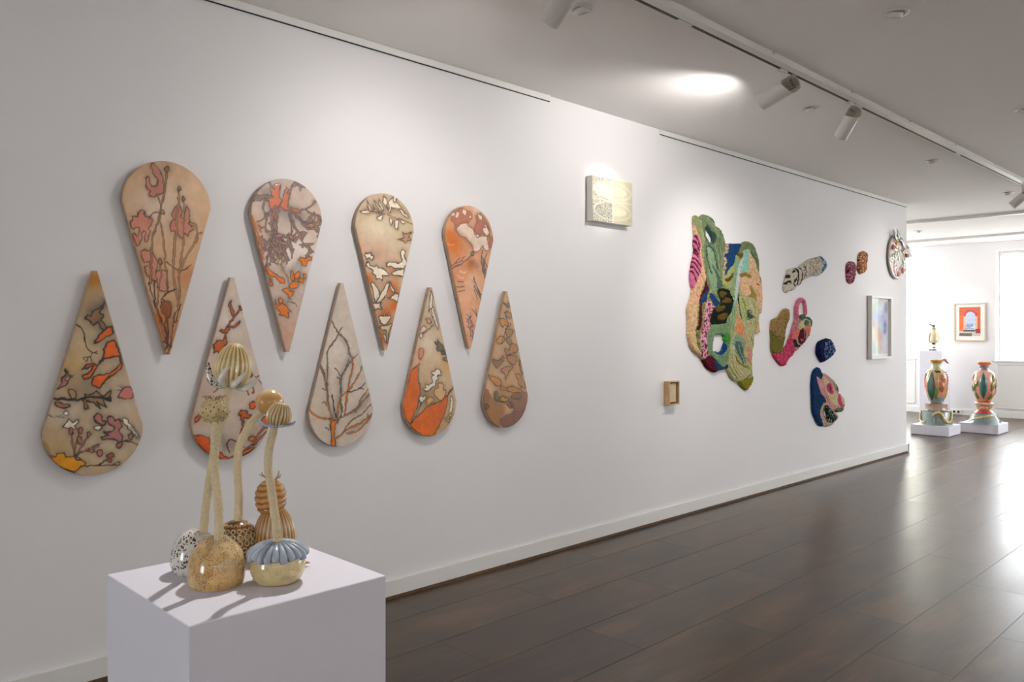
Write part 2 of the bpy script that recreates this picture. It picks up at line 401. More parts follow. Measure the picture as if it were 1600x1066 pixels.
track('lighting_track', (TX, -2.6), (TX, 11.6), 'long white ceiling track with a black slot running beside the art wall', [y+2.6 for y in (1.0, 2.05, 3.1, 4.12, 5.15, 6.17, 7.2, 8.3, 9.4)], [y+2.6 for y in (1.25, 3.34, 5.4, 7.45, 9.5)])
track('lighting_track', (5.4, -5), (5.4, 11.0), 'unseen ceiling track added along the right wall to carry the fill spotlights', [k*2. for k in range(1, 8)], [4.5, 9.5])  # added out of view with its spotlights to raise the room's light level
track('lighting_track', (-4.0, 11.75), (6.6, 11.75), 'first white ceiling track crossing the far room, nearer than its twin', [2.2+k*1.05 for k in range(8)], [3.6, 5.7])
track('lighting_track', (-4.0, 14.25), (6.6, 14.25), 'second ceiling track crossing the far room, close to the windows', [2.0+k*1.05 for k in range(8)], [3.2, 5.6])
def light(name, kind, parent, **kw):
    l = bpy.data.lights.new(name, kind)
    for k, v in kw.items(): setattr(l, k, v)
    o = bpy.data.objects.new(name, l); COL.objects.link(o); o.parent = parent; return o
WARM = (1, .965, .935)
def spotlight(x, y, target, label, beams, sc=1., back=True):
    """track spotlight hanging at (x, y), aimed at target; beams = (watts, cone deg, blend)"""
    t = thing('track_spotlight', (x, y, H-.036), label, 'spotlight', 'white track spotlights')
    piv = Vector((0, 0, -.115)); d = (Vector(target)-(Vector((x, y, H-.036))+piv)).normalized()
    mb = MB().box((-.014, -.04, -.014), (.014, .04, -.002), .003); mb.build('track_adapter', M['metalwhite'], t)
    mb = MB(); tube(mb, [(0, 0, -.008), (0, 0, -.05), (0, 0, -.075)], [.011, .011, .013], 12, 2); mb.build('support_arm', M['metalwhite'], t)
    r = .044*sc; A = axis_matrix(piv+d*.018, d) @ Matrix.Diagonal((1, 1, 1.12*sc, 1))
    # body: tube open at the front, cut at a slant at the back towards the arm
    mb = MB(); n = 32; upl = A.inverted().to_3x3() @ Vector((0, 0, 1)); ua = math.atan2(upl.y, upl.x)
    rings = [(1.0, None), (1.0, .10), (.93, .102), (.9, .085)]
    V = []
    for (k, z) in rings:
        for i in range(n):
            a = 2*PI*i/n; zz = z if z is not None else -.038-.018*math.cos(a-ua-PI)*1.0
            V.append(A @ Vector((r*k*math.cos(a), r*k*math.sin(a), zz)))
    mb.add(V, grid_faces(n, len(rings))); mb.build('lamp_body', M['metalwhite'], t, smooth=True)
    o = t.children[-1] if t.children else None
    # heat sink: dark core with pale fins
    mb = MB(); core = lambda th, tt: (r*(.78, .78, .70, .5)[min(3, int(tt*3.01))], (-.0, -.052, -.078, -.088)[min(3, int(tt*3.01))])
    rev(mb, core, 24, 4, A); hs = mb.build('heat_sink', M['findark'], t, smooth=True)
    mb = MB()
    for k in range(9):
        xk = -r*.84+k*r*.21; hw = math.sqrt(max(r*r*.97-xk*xk, 0))
        R_ = Matrix.Rotation(ua, 4, 'Z')
        mb.box((xk-.0014, -hw, -.074), (xk+.0014, hw, -.03), 0, (1, 1, 1), A @ R_)
        mb.box((xk-.0014, -hw*.72, -.090), (xk+.0014, hw*.72, -.074), 0, (1, 1, 1), A @ R_)
    mb.build('cooling_fins', M['fin'], t)
    mb = MB(); rev(mb, lambda th, tt: (r*.9*(1-tt)+.0005, .082), 24, 3, A, caps=False); mb.build('lamp_lens', M['lens'], t)
    for (wt, cone, bl) in beams:
        l = light('lamp', 'SPOT', t, energy=wt, spot_size=math.radians(cone), spot_blend=bl, color=WARM, shadow_soft_size=.022)
        l.location = piv+d*(.018+.104*1.12*sc); l.rotation_euler = (-d).to_track_quat('Z', 'Y').to_euler()
    return t

spotlight(TX+.015, 2.48, (0, 2.46, 1.66), 'spotlight cut by the top edge, aimed down at the teardrop panels', [(23, 100, 1.), (22, 150, .9)], 1.04)
spotlight(TX+.015, 4.34, (0, 4.40, 2.40), 'larger spotlight pointing sideways at the pale oval canvas', [(34, 24, .8), (34, 136, .8)], 1.1)
spotlight(TX+.015, 5.27, (0, 6.0, 1.35), 'spotlight with striped back pointing steeply down, right of its twin', [(60, 100, 1.)], 1.0)
spotlight(TX+.015, 1.75, (1.98, .85, 1.1), 'spotlight over the plinth, outside the picture', [(105, 46, .7)], 1.0)
spotlight(TX+.015, 9.52, (0, 9.2, 1.6), 'spotlight cut by the right edge of the picture', [(24, 100, 1.)], 1.0)
for k, yy in enumerate((-3.2, -.6, 2.2, 5.0, 8.0)):  # added fill: bounce off the right wall lifts the ceiling and the room
    spotlight(5.415, yy, (7.0, yy, 2.5), 'unseen fill spotlight added to brighten the room, aimed at the right wall, number %s from the back' % ('one', 'two', 'three', 'four', 'five')[k], [(175, 120, 1.)], 1.0)
spotlight(-1.42, 14.262, (-1.0, 15.48, 1.5), 'spotlight on the far room track above the framed arch print', [(25, 60, .8)], 1.0)

def downlight(x, y, ang, label):
    t = thing('ceiling_downlight', (x, y, H), label, 'downlight', 'recessed ceiling downlights')
    mb = MB(); n = 28
    prof = [(.062, 0), (.060, -.004), (.048, -.006), (.040, -.004), (.036, .0)]
    rev(mb, lambda th, tt: prof[min(4, int(tt*4.01))], n, 5, Matrix.Translation((0, 0, -.0005)), caps=False); mb.build('trim_ring', M['metalwhite'], t, smooth=True)
    d = Vector((math.cos(ang)*.35, math.sin(ang)*.35, -1)).normalized(); A = axis_matrix((0, 0, 0), d)
    prof2 = [(.034, -.002), (.034, .020), (.030, .023), (.024, .019), (.022, .010)]
    mb = MB(); rev(mb, lambda th, tt: prof2[min(4, int(tt*4.01))], n, 5, A, caps=False); mb.build('swivel_eye', M['metalwhite'], t, smooth=True)
    mb = MB(); rev(mb, lambda th, tt: (.0245*(1-tt)+.0004, .0205), n, 3, A, caps=False); mb.build('lens', M['lensoff'], t)
for (x, y, a, lb) in ((1.07, 2.918, 1.2, 'round white downlight beside the cut-off spotlight at the top edge'), (1.068, 5.34, 1.4, 'round white downlight between the two spotlights in mid ceiling'),
        (2.107, 4.044, 2.5, 'lone round downlight with a dark eye near the top right corner'), (1.074, 7.759, 1.2, 'small downlight left of the track, past the second whole spotlight'),
        (1.087, 10.132, 1.2, 'small downlight left of the track just before the far room'), (2.093, 6.432, 2.2, 'downlight cut by the right edge of the picture'), (-.813, 12.989, 2., 'faint downlight in the far room between the two crossing tracks')):
    downlight(x, y, a, lb)

# ---------------------------------------------------------------- painting engine (colour on dense meshes, in wall coordinates y, z)
def vnoise(P, sc, seed):
    Q = P/sc; I = np.floor(Q).astype(np.int64); F_ = Q-I; F_ = F_*F_*(3-2*F_)
    def h(i, j):
        n = (i*374761393+j*668265263+seed*1442695041) & 0x7fffffff
        n = ((n ^ (n >> 13))*1274126177) & 0x7fffffff
        return ((n ^ (n >> 16)) & 0xffff)/65535.
    a, b, c, d = h(I[:, 0], I[:, 1]), h(I[:, 0]+1, I[:, 1]), h(I[:, 0], I[:, 1]+1), h(I[:, 0]+1, I[:, 1]+1)
    return (a*(1-F_[:, 0])+b*F_[:, 0])*(1-F_[:, 1])+(c*(1-F_[:, 0])+d*F_[:, 0])*F_[:, 1]
def fbm(P, sc, seed, o=4):
    r = 0; a = .5
    for k in range(o): r = r+a*vnoise(P, sc/2**k, seed+k*17); a *= .5
    return r/(1-.5**o)
def pts2(l): return np.array(l, float).reshape(-1, 2)
def dline(P, L_):
    if len(L_) == 1: return np.hypot(*(P-L_[0]).T)
    d = np.full(len(P), 1e9)
    for a, b in zip(L_[:-1], L_[1:]):
        ab = b-a; t = np.clip(((P-a)@ab)/(ab@ab+1e-12), 0, 1); q = P-a-t[:, None]*ab
        d = np.minimum(d, q[:, 0]**2+q[:, 1]**2)
    return np.sqrt(d)
def inside(P, L_):
    ins = np.zeros(len(P), bool); x, y = P[:, 0], P[:, 1]
    for a, b in zip(L_, np.roll(L_, -1, 0)):
        c = (a[1] > y) != (b[1] > y)
        if c.any():
            xi = (b[0]-a[0])*(y-a[1])/(b[1]-a[1]+1e-15)+a[0]
            ins ^= c & (x < xi)
    return ins
def sdf(P, L_):
    d = dline(P, np.vstack([L_, L_[:1]])); return np.where(inside(P, L_), d, -d)
def paint(P, ops, base, px, seed=0, warp=.0015, groove=None):
    """returns colours, relief and the index of the last filled region at each point"""
    W_ = P+warp*2*(np.stack([vnoise(P, .012, seed+3), vnoise(P, .012, seed+9)], 1)-.5)+warp*3*(np.stack([vnoise(P, .05, seed+5), vnoise(P, .05, seed+8)], 1)-.5)
    C = np.tile(np.array(lin(base)), (len(P), 1)); hgt = np.zeros(len(P)); reg = np.zeros(len(P), int); ri = 0
    def blend(idx, col, a):
        C[idx] = C[idx]*(1-a[:, None])+np.array(lin(col))*a[:, None]
    def near(L_, pad):
        lo = L_.min(0)-pad; hi = L_.max(0)+pad
        return np.nonzero((W_[:, 0] > lo[0]) & (W_[:, 0] < hi[0]) & (W_[:, 1] > lo[1]) & (W_[:, 1] < hi[1]))[0]
    def stroke(L_, col, w_, al=1., rel=-1):
        i = near(L_, w_+.01)
        if not len(i): return
        d = dline(W_[i], L_); jit = 1+.35*(vnoise(W_[i], .02, seed+21)-.5)
        a = np.clip((w_*.5*jit-d)/px+.5, 0, 1)*al; blend(i, col, a); hgt[i] += rel*a
    for o in ops:
        k = o[0]
        if k == 'B':
            L_ = pts2(o[4]); i = near(L_, o[2]*2.4); d = dline(W_[i], L_)*(.75+.5*fbm(W_[i], .06, seed+31))
            blend(i, o[1], np.clip(1.1*o[3], 0, 1)*np.exp(-(d/o[2]/.95)**2))
        elif k == 'H':
            L_ = catmull(pts2(o[4]), 3, False); i = near(L_, o[2]*1.5); d = dline(W_[i], L_); blend(i, o[1], o[3]*np.exp(-(d/o[2]/.6)**2))
        elif k == 'F':
            L_ = catmull(pts2(o[4]), 3, True)
            if o[2] and len(o[4]) > 14: q_ = pts2(o[4]); q_ = np.vstack([q_, q_[:1]]); lf = np.vstack([q_[a]+(q_[a+1]-q_[a])*b/3 for a in range(len(q_)-1) for b in range(3)]); L_ = L_*.35+lf*.65
            i = near(L_, max(o[3], px)*1.5+.02)
            ri += 1
            if not len(i): continue
            s = sdf(W_[i], L_); a = np.clip(s/px+.5, 0, 1)
            if not o[2] or o[2] == '0':
                blend(i, o[1], a); reg[i[s > 0]] = ri; hgt[i[s > 0]] = 0
                hgt[i] += -np.exp(-(s/(px*1.1))**2)
            else:
                va = .86+.28*fbm(W_[i], .03, seed+ri)
                cc = np.array(lin(o[1]))*va[:, None]; C[i] = C[i]*(1-a[:, None])+cc*a[:, None]; hgt[i] += .5*a
                ha = .30*np.exp(-(s/(o[3]*2.4+.001))**2); blend(i, '5f5044', ha*(s < 0))
                ol = np.clip((o[3]*.5*(.8+.5*vnoise(W_[i], .02, seed+4))-np.abs(s))/px+.5, 0, 1); blend(i, o[2], ol*.95)
                hgt[i] -= ol
        elif k == 'L': stroke(catmull(pts2(o[4]), 3, False), o[1], o[2], o[3])
        elif k == 'D':
            L_ = catmull(pts2(o[5]), 3, False); stroke(L_, o[1], o[3]); stroke(L_, o[2], o[4], 1, .8)
        elif k == 'T':
            rg = random.Random(o[8])
            def grow(p, ang, ln, lev):
                if lev == 0: return
                L_ = [p]; a = ang
                for q in range(4):
                    a += rg.uniform(-.4, .4); p = p+np.array([math.cos(a), math.sin(a)])*ln/4; L_.append(p)
                    if lev > 1 and q > 0: grow(p, a+rg.choice((-1, 1))*rg.uniform(.5, 1.1), ln*.55, lev-1)
                A_ = np.array(L_); segs.append((A_, lev)); 
            segs = []; grow(pts2(o[9])[0], -math.radians(o[7]), o[5], o[6])
            for A_, lev in segs: stroke(A_, o[1], o[3]*(.75+.1*lev))
            if o[2] != '0' and o[4] > 0:
                for A_, lev in segs: stroke(A_, o[2], o[4], 1, .6)
        elif k == 'S':
            L_ = pts2(o[4]); i = near(L_, 0); i = i[inside(W_[i], L_)]
            if not len(i): continue
            n_ = vnoise(W_[i]*np.array([1, 1.25]), o[2]*1.0, seed+41+ri); thr = 1-o[3]
            a = np.clip((n_-thr)/.12, 0, 1); blend(i, o[1], a)
    return C, hgt, reg

# ---------------------------------------------------------------- nine teardrop panels
def teardrop(cy, up, ops, base, label, idx):
    """up: tip at the top. Disc radius .19 m, 84 cm tall"""
    R = .19; zc = 1.055 if up else 2.005; tip = 1.703 if up else 1.354; sg = 1 if up else -1
    Lc = abs(tip-zc); x0, x1 = .012, .037
    t = thing('teardrop_panel', (.0, cy, zc), label, 'wall art', 'teardrop wall panels')
    nv = 330; nu = 132
    a1 = np.linspace(0, Lc, int(nv*.77)); th = np.linspace(0, PI/2, nv-len(a1)+1)[1:]
    ax_ = np.concatenate([a1, Lc+R*np.sin(th)]); hw = np.concatenate([.009+(R-.009)*a1/Lc, R*np.cos(th)]); hw[-1] = .0005
    u = np.linspace(-1, 1, nu)
    Y = cy+hw[:, None]*u[None]; Z = (tip-sg*ax_)[:, None]+0*u[None]
    P = np.stack([Y.ravel(), Z.ravel()], 1)
    C, hgt, _ = paint(P, ops, base, .0026, idx*101, warp=.0034)
    big = fbm(P, .22, idx*7+1); fine = fbm(P, .03, idx*7+2)
    C = C*(.82+.30*big[:, None])*(.93+.12*fine[:, None])
    lum = C.mean(1, keepdims=True); C = np.clip(lum+(C-lum)*1.2, .004, .95)*np.array([1.05, 1.0, .93])
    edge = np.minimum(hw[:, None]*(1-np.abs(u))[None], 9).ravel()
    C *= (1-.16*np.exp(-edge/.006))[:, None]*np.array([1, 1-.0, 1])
    X = x1+.0006*hgt+.0012*(fine-.5)-.002*np.exp(-(edge/.002)**2)
    V = np.stack([X, P[:, 0], P[:, 1]], 1)-np.array([0, cy, zc])
    I = np.arange(nv*nu).reshape(nv, nu)
    F_ = np.stack([I[:-1, :-1], I[:-1, 1:], I[1:, 1:], I[1:, :-1]], -1).reshape(-1, 4)
    if not up: F_ = F_[:, ::-1]
    F_ = F_[:, ::-1]
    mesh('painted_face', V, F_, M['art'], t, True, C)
    # side band and back
    out = [(Y[j, 0], Z[j, 0]) for j in range(nv)]+[(Y[j, -1], Z[j, -1]) for j in range(nv-1, -1, -1)]
    out = out[::3]; n = len(out)
    V = [(x, y-cy, z-zc) for x in (x0, x1-.0022) for (y, z) in out]
    F2 = [(i, (i+1) % n, n+(i+1) % n, n+i) for i in range(n)]+[tuple(range(n))]
    mb = MB(); mb.add(V, F2); mb.build('side_band', M['board'], t)
    MB().box((.0, -.03, -.02), (x0, .03, .02)).build('hanging_batten', M['raw'], t)
teardrop(1.368, False, [
('B','dcc8b6',0.111,0.8,[1.312,2.007]),
('B','dcc8b6',0.078,0.7,[1.388,2.016]),
('B','d8c0a4',0.106,0.5,[1.484,2.089]),
('B','b3865f',0.0503,0.9,[1.223,1.737]),
('B','a4714b',0.1033,0.9,[1.354,1.452]),
('B','b98258',0.0527,0.8,[1.449,1.698]),
('B','c9702a',0.0344,0.9,[1.342,1.512]),
('F','c08474','5a3a2a',0.0051,[1.298,2.176,1.312,2.170,1.325,2.159,1.339,2.139,1.346,2.123,1.348,2.098,1.346,2.067,1.336,2.053,1.317,2.046,1.308,2.034,1.292,2.032,1.286,2.043,1.294,2.056,1.283,2.059,1.275,2.079,1.273,2.104,1.279,2.116,1.289,2.115,1.292,2.099,1.300,2.078,1.312,2.077,1.323,2.090,1.324,2.111,1.312,2.123,1.300,2.142,1.296,2.159]),
('F','c08474','5a3a2a',0.005,[1.211,1.912,1.223,1.926,1.219,1.934,1.235,1.941,1.243,1.942,1.245,1.962,1.253,1.971,1.267,1.964,1.271,1.948,1.288,1.943,1.300,1.929,1.297,1.908,1.289,1.899,1.296,1.878,1.289,1.852,1.279,1.836,1.270,1.842,1.275,1.876,1.267,1.884,1.259,1.875,1.260,1.849,1.247,1.823,1.240,1.818,1.231,1.839,1.223,1.863,1.229,1.868,1.239,1.856,1.247,1.874,1.245,1.895,1.235,1.898,1.223,1.888,1.213,1.894]),
('F','c08474','5a3a2a',0.0052,[1.373,1.915,1.384,1.933,1.397,1.939,1.387,1.955,1.388,1.981,1.397,2.000,1.419,2.006,1.427,1.990,1.423,1.959,1.432,1.955,1.440,1.987,1.447,2.010,1.458,1.998,1.460,1.954,1.458,1.936,1.471,1.927,1.477,1.907,1.462,1.897,1.454,1.878,1.440,1.891,1.427,1.867,1.414,1.871,1.406,1.892,1.397,1.887,1.388,1.895,1.380,1.892]),
('F','c08474','5a3a2a',0.0051,[1.251,1.794,1.271,1.804,1.283,1.796,1.296,1.801,1.308,1.785,1.321,1.756,1.323,1.735,1.312,1.708,1.317,1.675,1.304,1.665,1.292,1.686,1.279,1.690,1.270,1.706,1.271,1.728,1.288,1.737,1.289,1.754,1.271,1.749,1.259,1.769]),
('F','bf8a78','5a3a2a',0.0043,[1.312,1.708,1.354,1.719,1.367,1.677,1.367,1.634,1.346,1.624,1.325,1.641,1.317,1.675]),
('D','553a2a','b08a62',0.0103,0.0034,[1.365,2.151,1.346,2.041,1.325,1.932,1.304,1.836,1.289,1.665]),
('D','553a2a','b08a62',0.0077,0.0026,[1.319,2.047,1.339,1.976,1.334,1.933,1.350,1.857,1.356,1.797,1.361,1.711,1.368,1.625]),
('D','553a2a','b08a62',0.0113,0.0052,[1.414,2.071,1.407,1.975,1.404,1.905,1.393,1.800,1.395,1.713,1.399,1.626,1.416,1.548]),
('D','553a2a','b08a62',0.0088,0.0035,[1.436,2.030,1.434,1.890,1.426,1.784,1.416,1.670,1.413,1.557]),
('D','553a2a','b08a62',0.0106,0.0053,[1.465,1.937,1.489,1.921,1.495,1.877,1.480,1.841,1.440,1.777,1.419,1.714]),
('D','553a2a','b08a62',0.0089,0.0036,[1.516,1.895,1.498,1.887,1.480,1.850]),
('L','553a2a',0.0051,1,[1.283,1.940,1.296,1.959,1.317,1.967,1.336,1.967,1.350,1.960,1.348,1.977,1.337,1.980]),
('L','553a2a',0.0052,1,[1.365,1.759,1.414,1.723,1.449,1.735,1.467,1.752]),
('L','553a2a',0.0043,1,[1.365,1.720,1.359,1.677,1.368,1.634]),
('D','553a2a','b08a62',0.0077,0.0026,[1.337,1.744,1.332,1.675,1.327,1.624,1.324,1.564]),
('F','9a6a48','3f2a20',0.0043,[1.365,2.175,1.373,2.163,1.365,2.150,1.355,2.160]),
('F','9a6a48','3f2a20',0.0044,[1.414,2.090,1.424,2.081,1.414,2.070,1.405,2.079]),
('F','9a6a48','3f2a20',0.0044,[1.436,2.049,1.446,2.040,1.436,2.027,1.426,2.038]),
('F','9a6a48','3f2a20',0.0043,[1.337,1.772,1.347,1.757,1.337,1.741,1.327,1.756]),
('T','4a3022','6a4a38',0.006,0,0.0777,3,100,3,[1.365,1.452]),
('T','4a3022','6a4a38',0.0052,0,0.0691,3,60,5,[1.367,1.401]),
('L','4a3022',0.0068,1,[1.304,1.674,1.312,1.589,1.333,1.521,1.350,1.470,1.365,1.401]),
('L','4a3022',0.0069,1,[1.397,1.643,1.354,1.607,1.342,1.573,1.365,1.496,1.367,1.383]),
('L','4a3022',0.006,1,[1.350,1.590,1.371,1.565,1.375,1.513,1.354,1.487,1.365,1.427]),
('L','4a3022',0.0052,1,[1.410,1.548,1.397,1.522,1.388,1.470,1.375,1.401]),
('L','4a3022',0.0051,1,[1.283,1.665,1.300,1.606,1.325,1.538]),
('L','4a3022',0.0052,1,[1.423,1.575,1.410,1.522,1.401,1.487,1.388,1.513]),
('F','8a4f2a','4a3022',0.0034,[1.337,1.564,1.367,1.586,1.384,1.565,1.375,1.513,1.354,1.521]),
('L','9a5a2c',0.0086,0.8,[1.317,1.555,1.333,1.495,1.350,1.427])], 'c7a688', 'top-row teardrop panel of three pinkish leaves and long stems on tan, first from the left', 0)
teardrop(1.941, False, [
('B','e2dad6',0.106,0.8,[1.992,1.844]),
('B','c9b4a4',0.0811,0.6,[2.102,2.014]),
('B','c9b0a0',0.0682,0.5,[1.794,1.847]),
('B','b87a52',0.0509,0.7,[1.767,1.947]),
('B','c4a08c',0.1049,0.8,[1.934,1.421]),
('H','77706c',0.0771,0.6,[1.822,2.115,1.887,2.045,2.022,2.015]),
('H','77706c',0.052,0.6,[1.887,1.889,1.849,1.886]),
('H','77706c',0.0348,0.5,[1.906,1.795,1.934,1.735,2.022,1.793,1.925,1.578]),
('F','c9785c','5a4a48',0.0052,[1.849,2.148,1.901,2.164,1.896,2.107,1.911,2.082,1.892,2.046,1.887,2.002,1.868,1.974,1.854,2.041,1.840,2.074,1.812,2.088,1.849,2.101]),
('F','c9785c','5a4a48',0.0052,[1.920,2.118,1.934,2.155,1.956,2.140,1.949,2.087,1.944,2.060,2.002,2.049,2.012,2.032,1.934,2.041,1.901,2.055,1.911,2.082]),
('T','55504e','9a7a70',0.0121,0.0043,0.1473,4,95,11,[1.887,2.002]),
('T','55504e','9a7a70',0.0123,0.0044,0.1401,4,45,12,[1.944,2.060]),
('T','55504e','9a7a70',0.012,0.0043,0.1033,4,160,13,[1.849,2.101]),
('T','55504e','9a7a70',0.0096,0.0035,0.0788,4,-70,14,[1.944,2.130]),
('T','55504e','9a7a70',0.0095,0.0035,0.0691,4,-120,15,[1.868,2.138]),
('T','55504e','9a7a70',0.0123,0.0044,0.1228,4,65,16,[1.954,2.026]),
('T','55504e','9a7a70',0.012,0.0043,0.1028,4,110,17,[1.822,2.081]),
('T','55504e','9a7a70',0.0112,0.0043,0.1123,4,80,21,[1.868,1.991]),
('T','55504e','9a7a70',0.0113,0.0043,0.0866,4,100,18,[1.882,1.932]),
('D','55504e','8a6a62',0.0097,0.0036,[2.012,2.045,2.042,2.057,2.077,2.083,2.090,2.098]),
('D','55504e','8a6a62',0.0098,0.0036,[2.042,2.053,2.072,2.038,2.118,2.029,2.118,2.007]),
('D','55504e','8a6a62',0.0097,0.0035,[1.983,2.011,2.022,1.997,2.057,1.987,2.077,1.980]),
('D','55504e','8a6a62',0.0096,0.0035,[1.944,2.025,1.958,1.965,1.961,1.908,1.973,1.891]),
('D','55504e','8a6a62',0.0093,0.0034,[1.767,2.066,1.812,2.080,1.859,2.098]),
('D','55504e','8a6a62',0.0094,0.0034,[1.780,1.974,1.822,2.004,1.859,2.038]),
('F','b88074','55504e',0.0045,[2.054,1.987,2.077,1.991,2.082,1.976,2.064,1.970]),
('F','b88074','55504e',0.0045,[2.082,2.102,2.094,2.094,2.087,2.083,2.077,2.091]),
('F','b88074','55504e',0.0044,[1.952,1.916,1.968,1.920,1.975,1.898,1.958,1.902]),
('F','b88074','55504e',0.0043,[1.877,1.914,1.906,1.921,1.913,1.909,1.892,1.898]),
('D','5f5048','b89a70',0.0078,0.0035,[1.901,1.786,1.920,1.752,1.939,1.718,1.944,1.696]),
('F','d9c08a','5f5048',0.0035,[1.901,1.808,1.911,1.795,1.904,1.777,1.893,1.787]),
('F','db8232','5f4030',0.0044,[2.010,1.819,2.032,1.816,2.052,1.826,2.067,1.823,2.070,1.810,2.047,1.804,2.037,1.776,2.022,1.780,2.017,1.797,2.002,1.801]),
('F','db8232','5f4030',0.0044,[1.956,1.710,1.963,1.746,1.978,1.724,1.973,1.702]),
('F','db8232','5f4030',0.0044,[1.944,1.683,1.973,1.698,2.002,1.695,1.992,1.672,1.956,1.666]),
('F','db8232','5f4030',0.0044,[2.002,1.721,2.027,1.714,2.024,1.694,2.004,1.699]),
('F','db8232','5f4030',0.0044,[2.022,1.740,2.040,1.736,2.037,1.714,2.027,1.722]),
('F','db8232','5f4030',0.0044,[1.978,1.729,1.997,1.752,2.004,1.730,1.988,1.712]),
('F','db8232','5f4030',0.0043,[1.826,1.764,1.849,1.744,1.873,1.732,1.896,1.716,1.920,1.708,1.923,1.691,1.901,1.686,1.877,1.711,1.849,1.718,1.835,1.730]),
('F','db8232','5f4030',0.0043,[1.845,1.709,1.859,1.697,1.861,1.675,1.847,1.679]),
('F','db8232','5f4030',0.0044,[1.915,1.656,1.939,1.666,1.949,1.653,1.973,1.649,1.956,1.622,1.949,1.618,1.939,1.639]),
('F','db8232','5f4030',0.0043,[1.896,1.621,1.913,1.612,1.911,1.595,1.892,1.594]),
('F','db8232','5f4030',0.0043,[1.873,1.611,1.887,1.581,1.911,1.591,1.934,1.578,1.956,1.552,1.939,1.552,1.944,1.521,1.920,1.530,1.901,1.534,1.906,1.551,1.887,1.564,1.876,1.577]),
('L','6a5048',0.0053,1,[1.939,1.600,1.968,1.596,1.988,1.579]),
('L','6a5048',0.0052,1,[1.831,1.730,1.849,1.697,1.863,1.680]),
('L','b8744a',0.0101,0.9,[1.754,1.997,1.780,1.923,1.812,1.798])], 'c9b8ae', 'top-row teardrop panel of dark coral twigs over orange leaves, second from the left', 1)
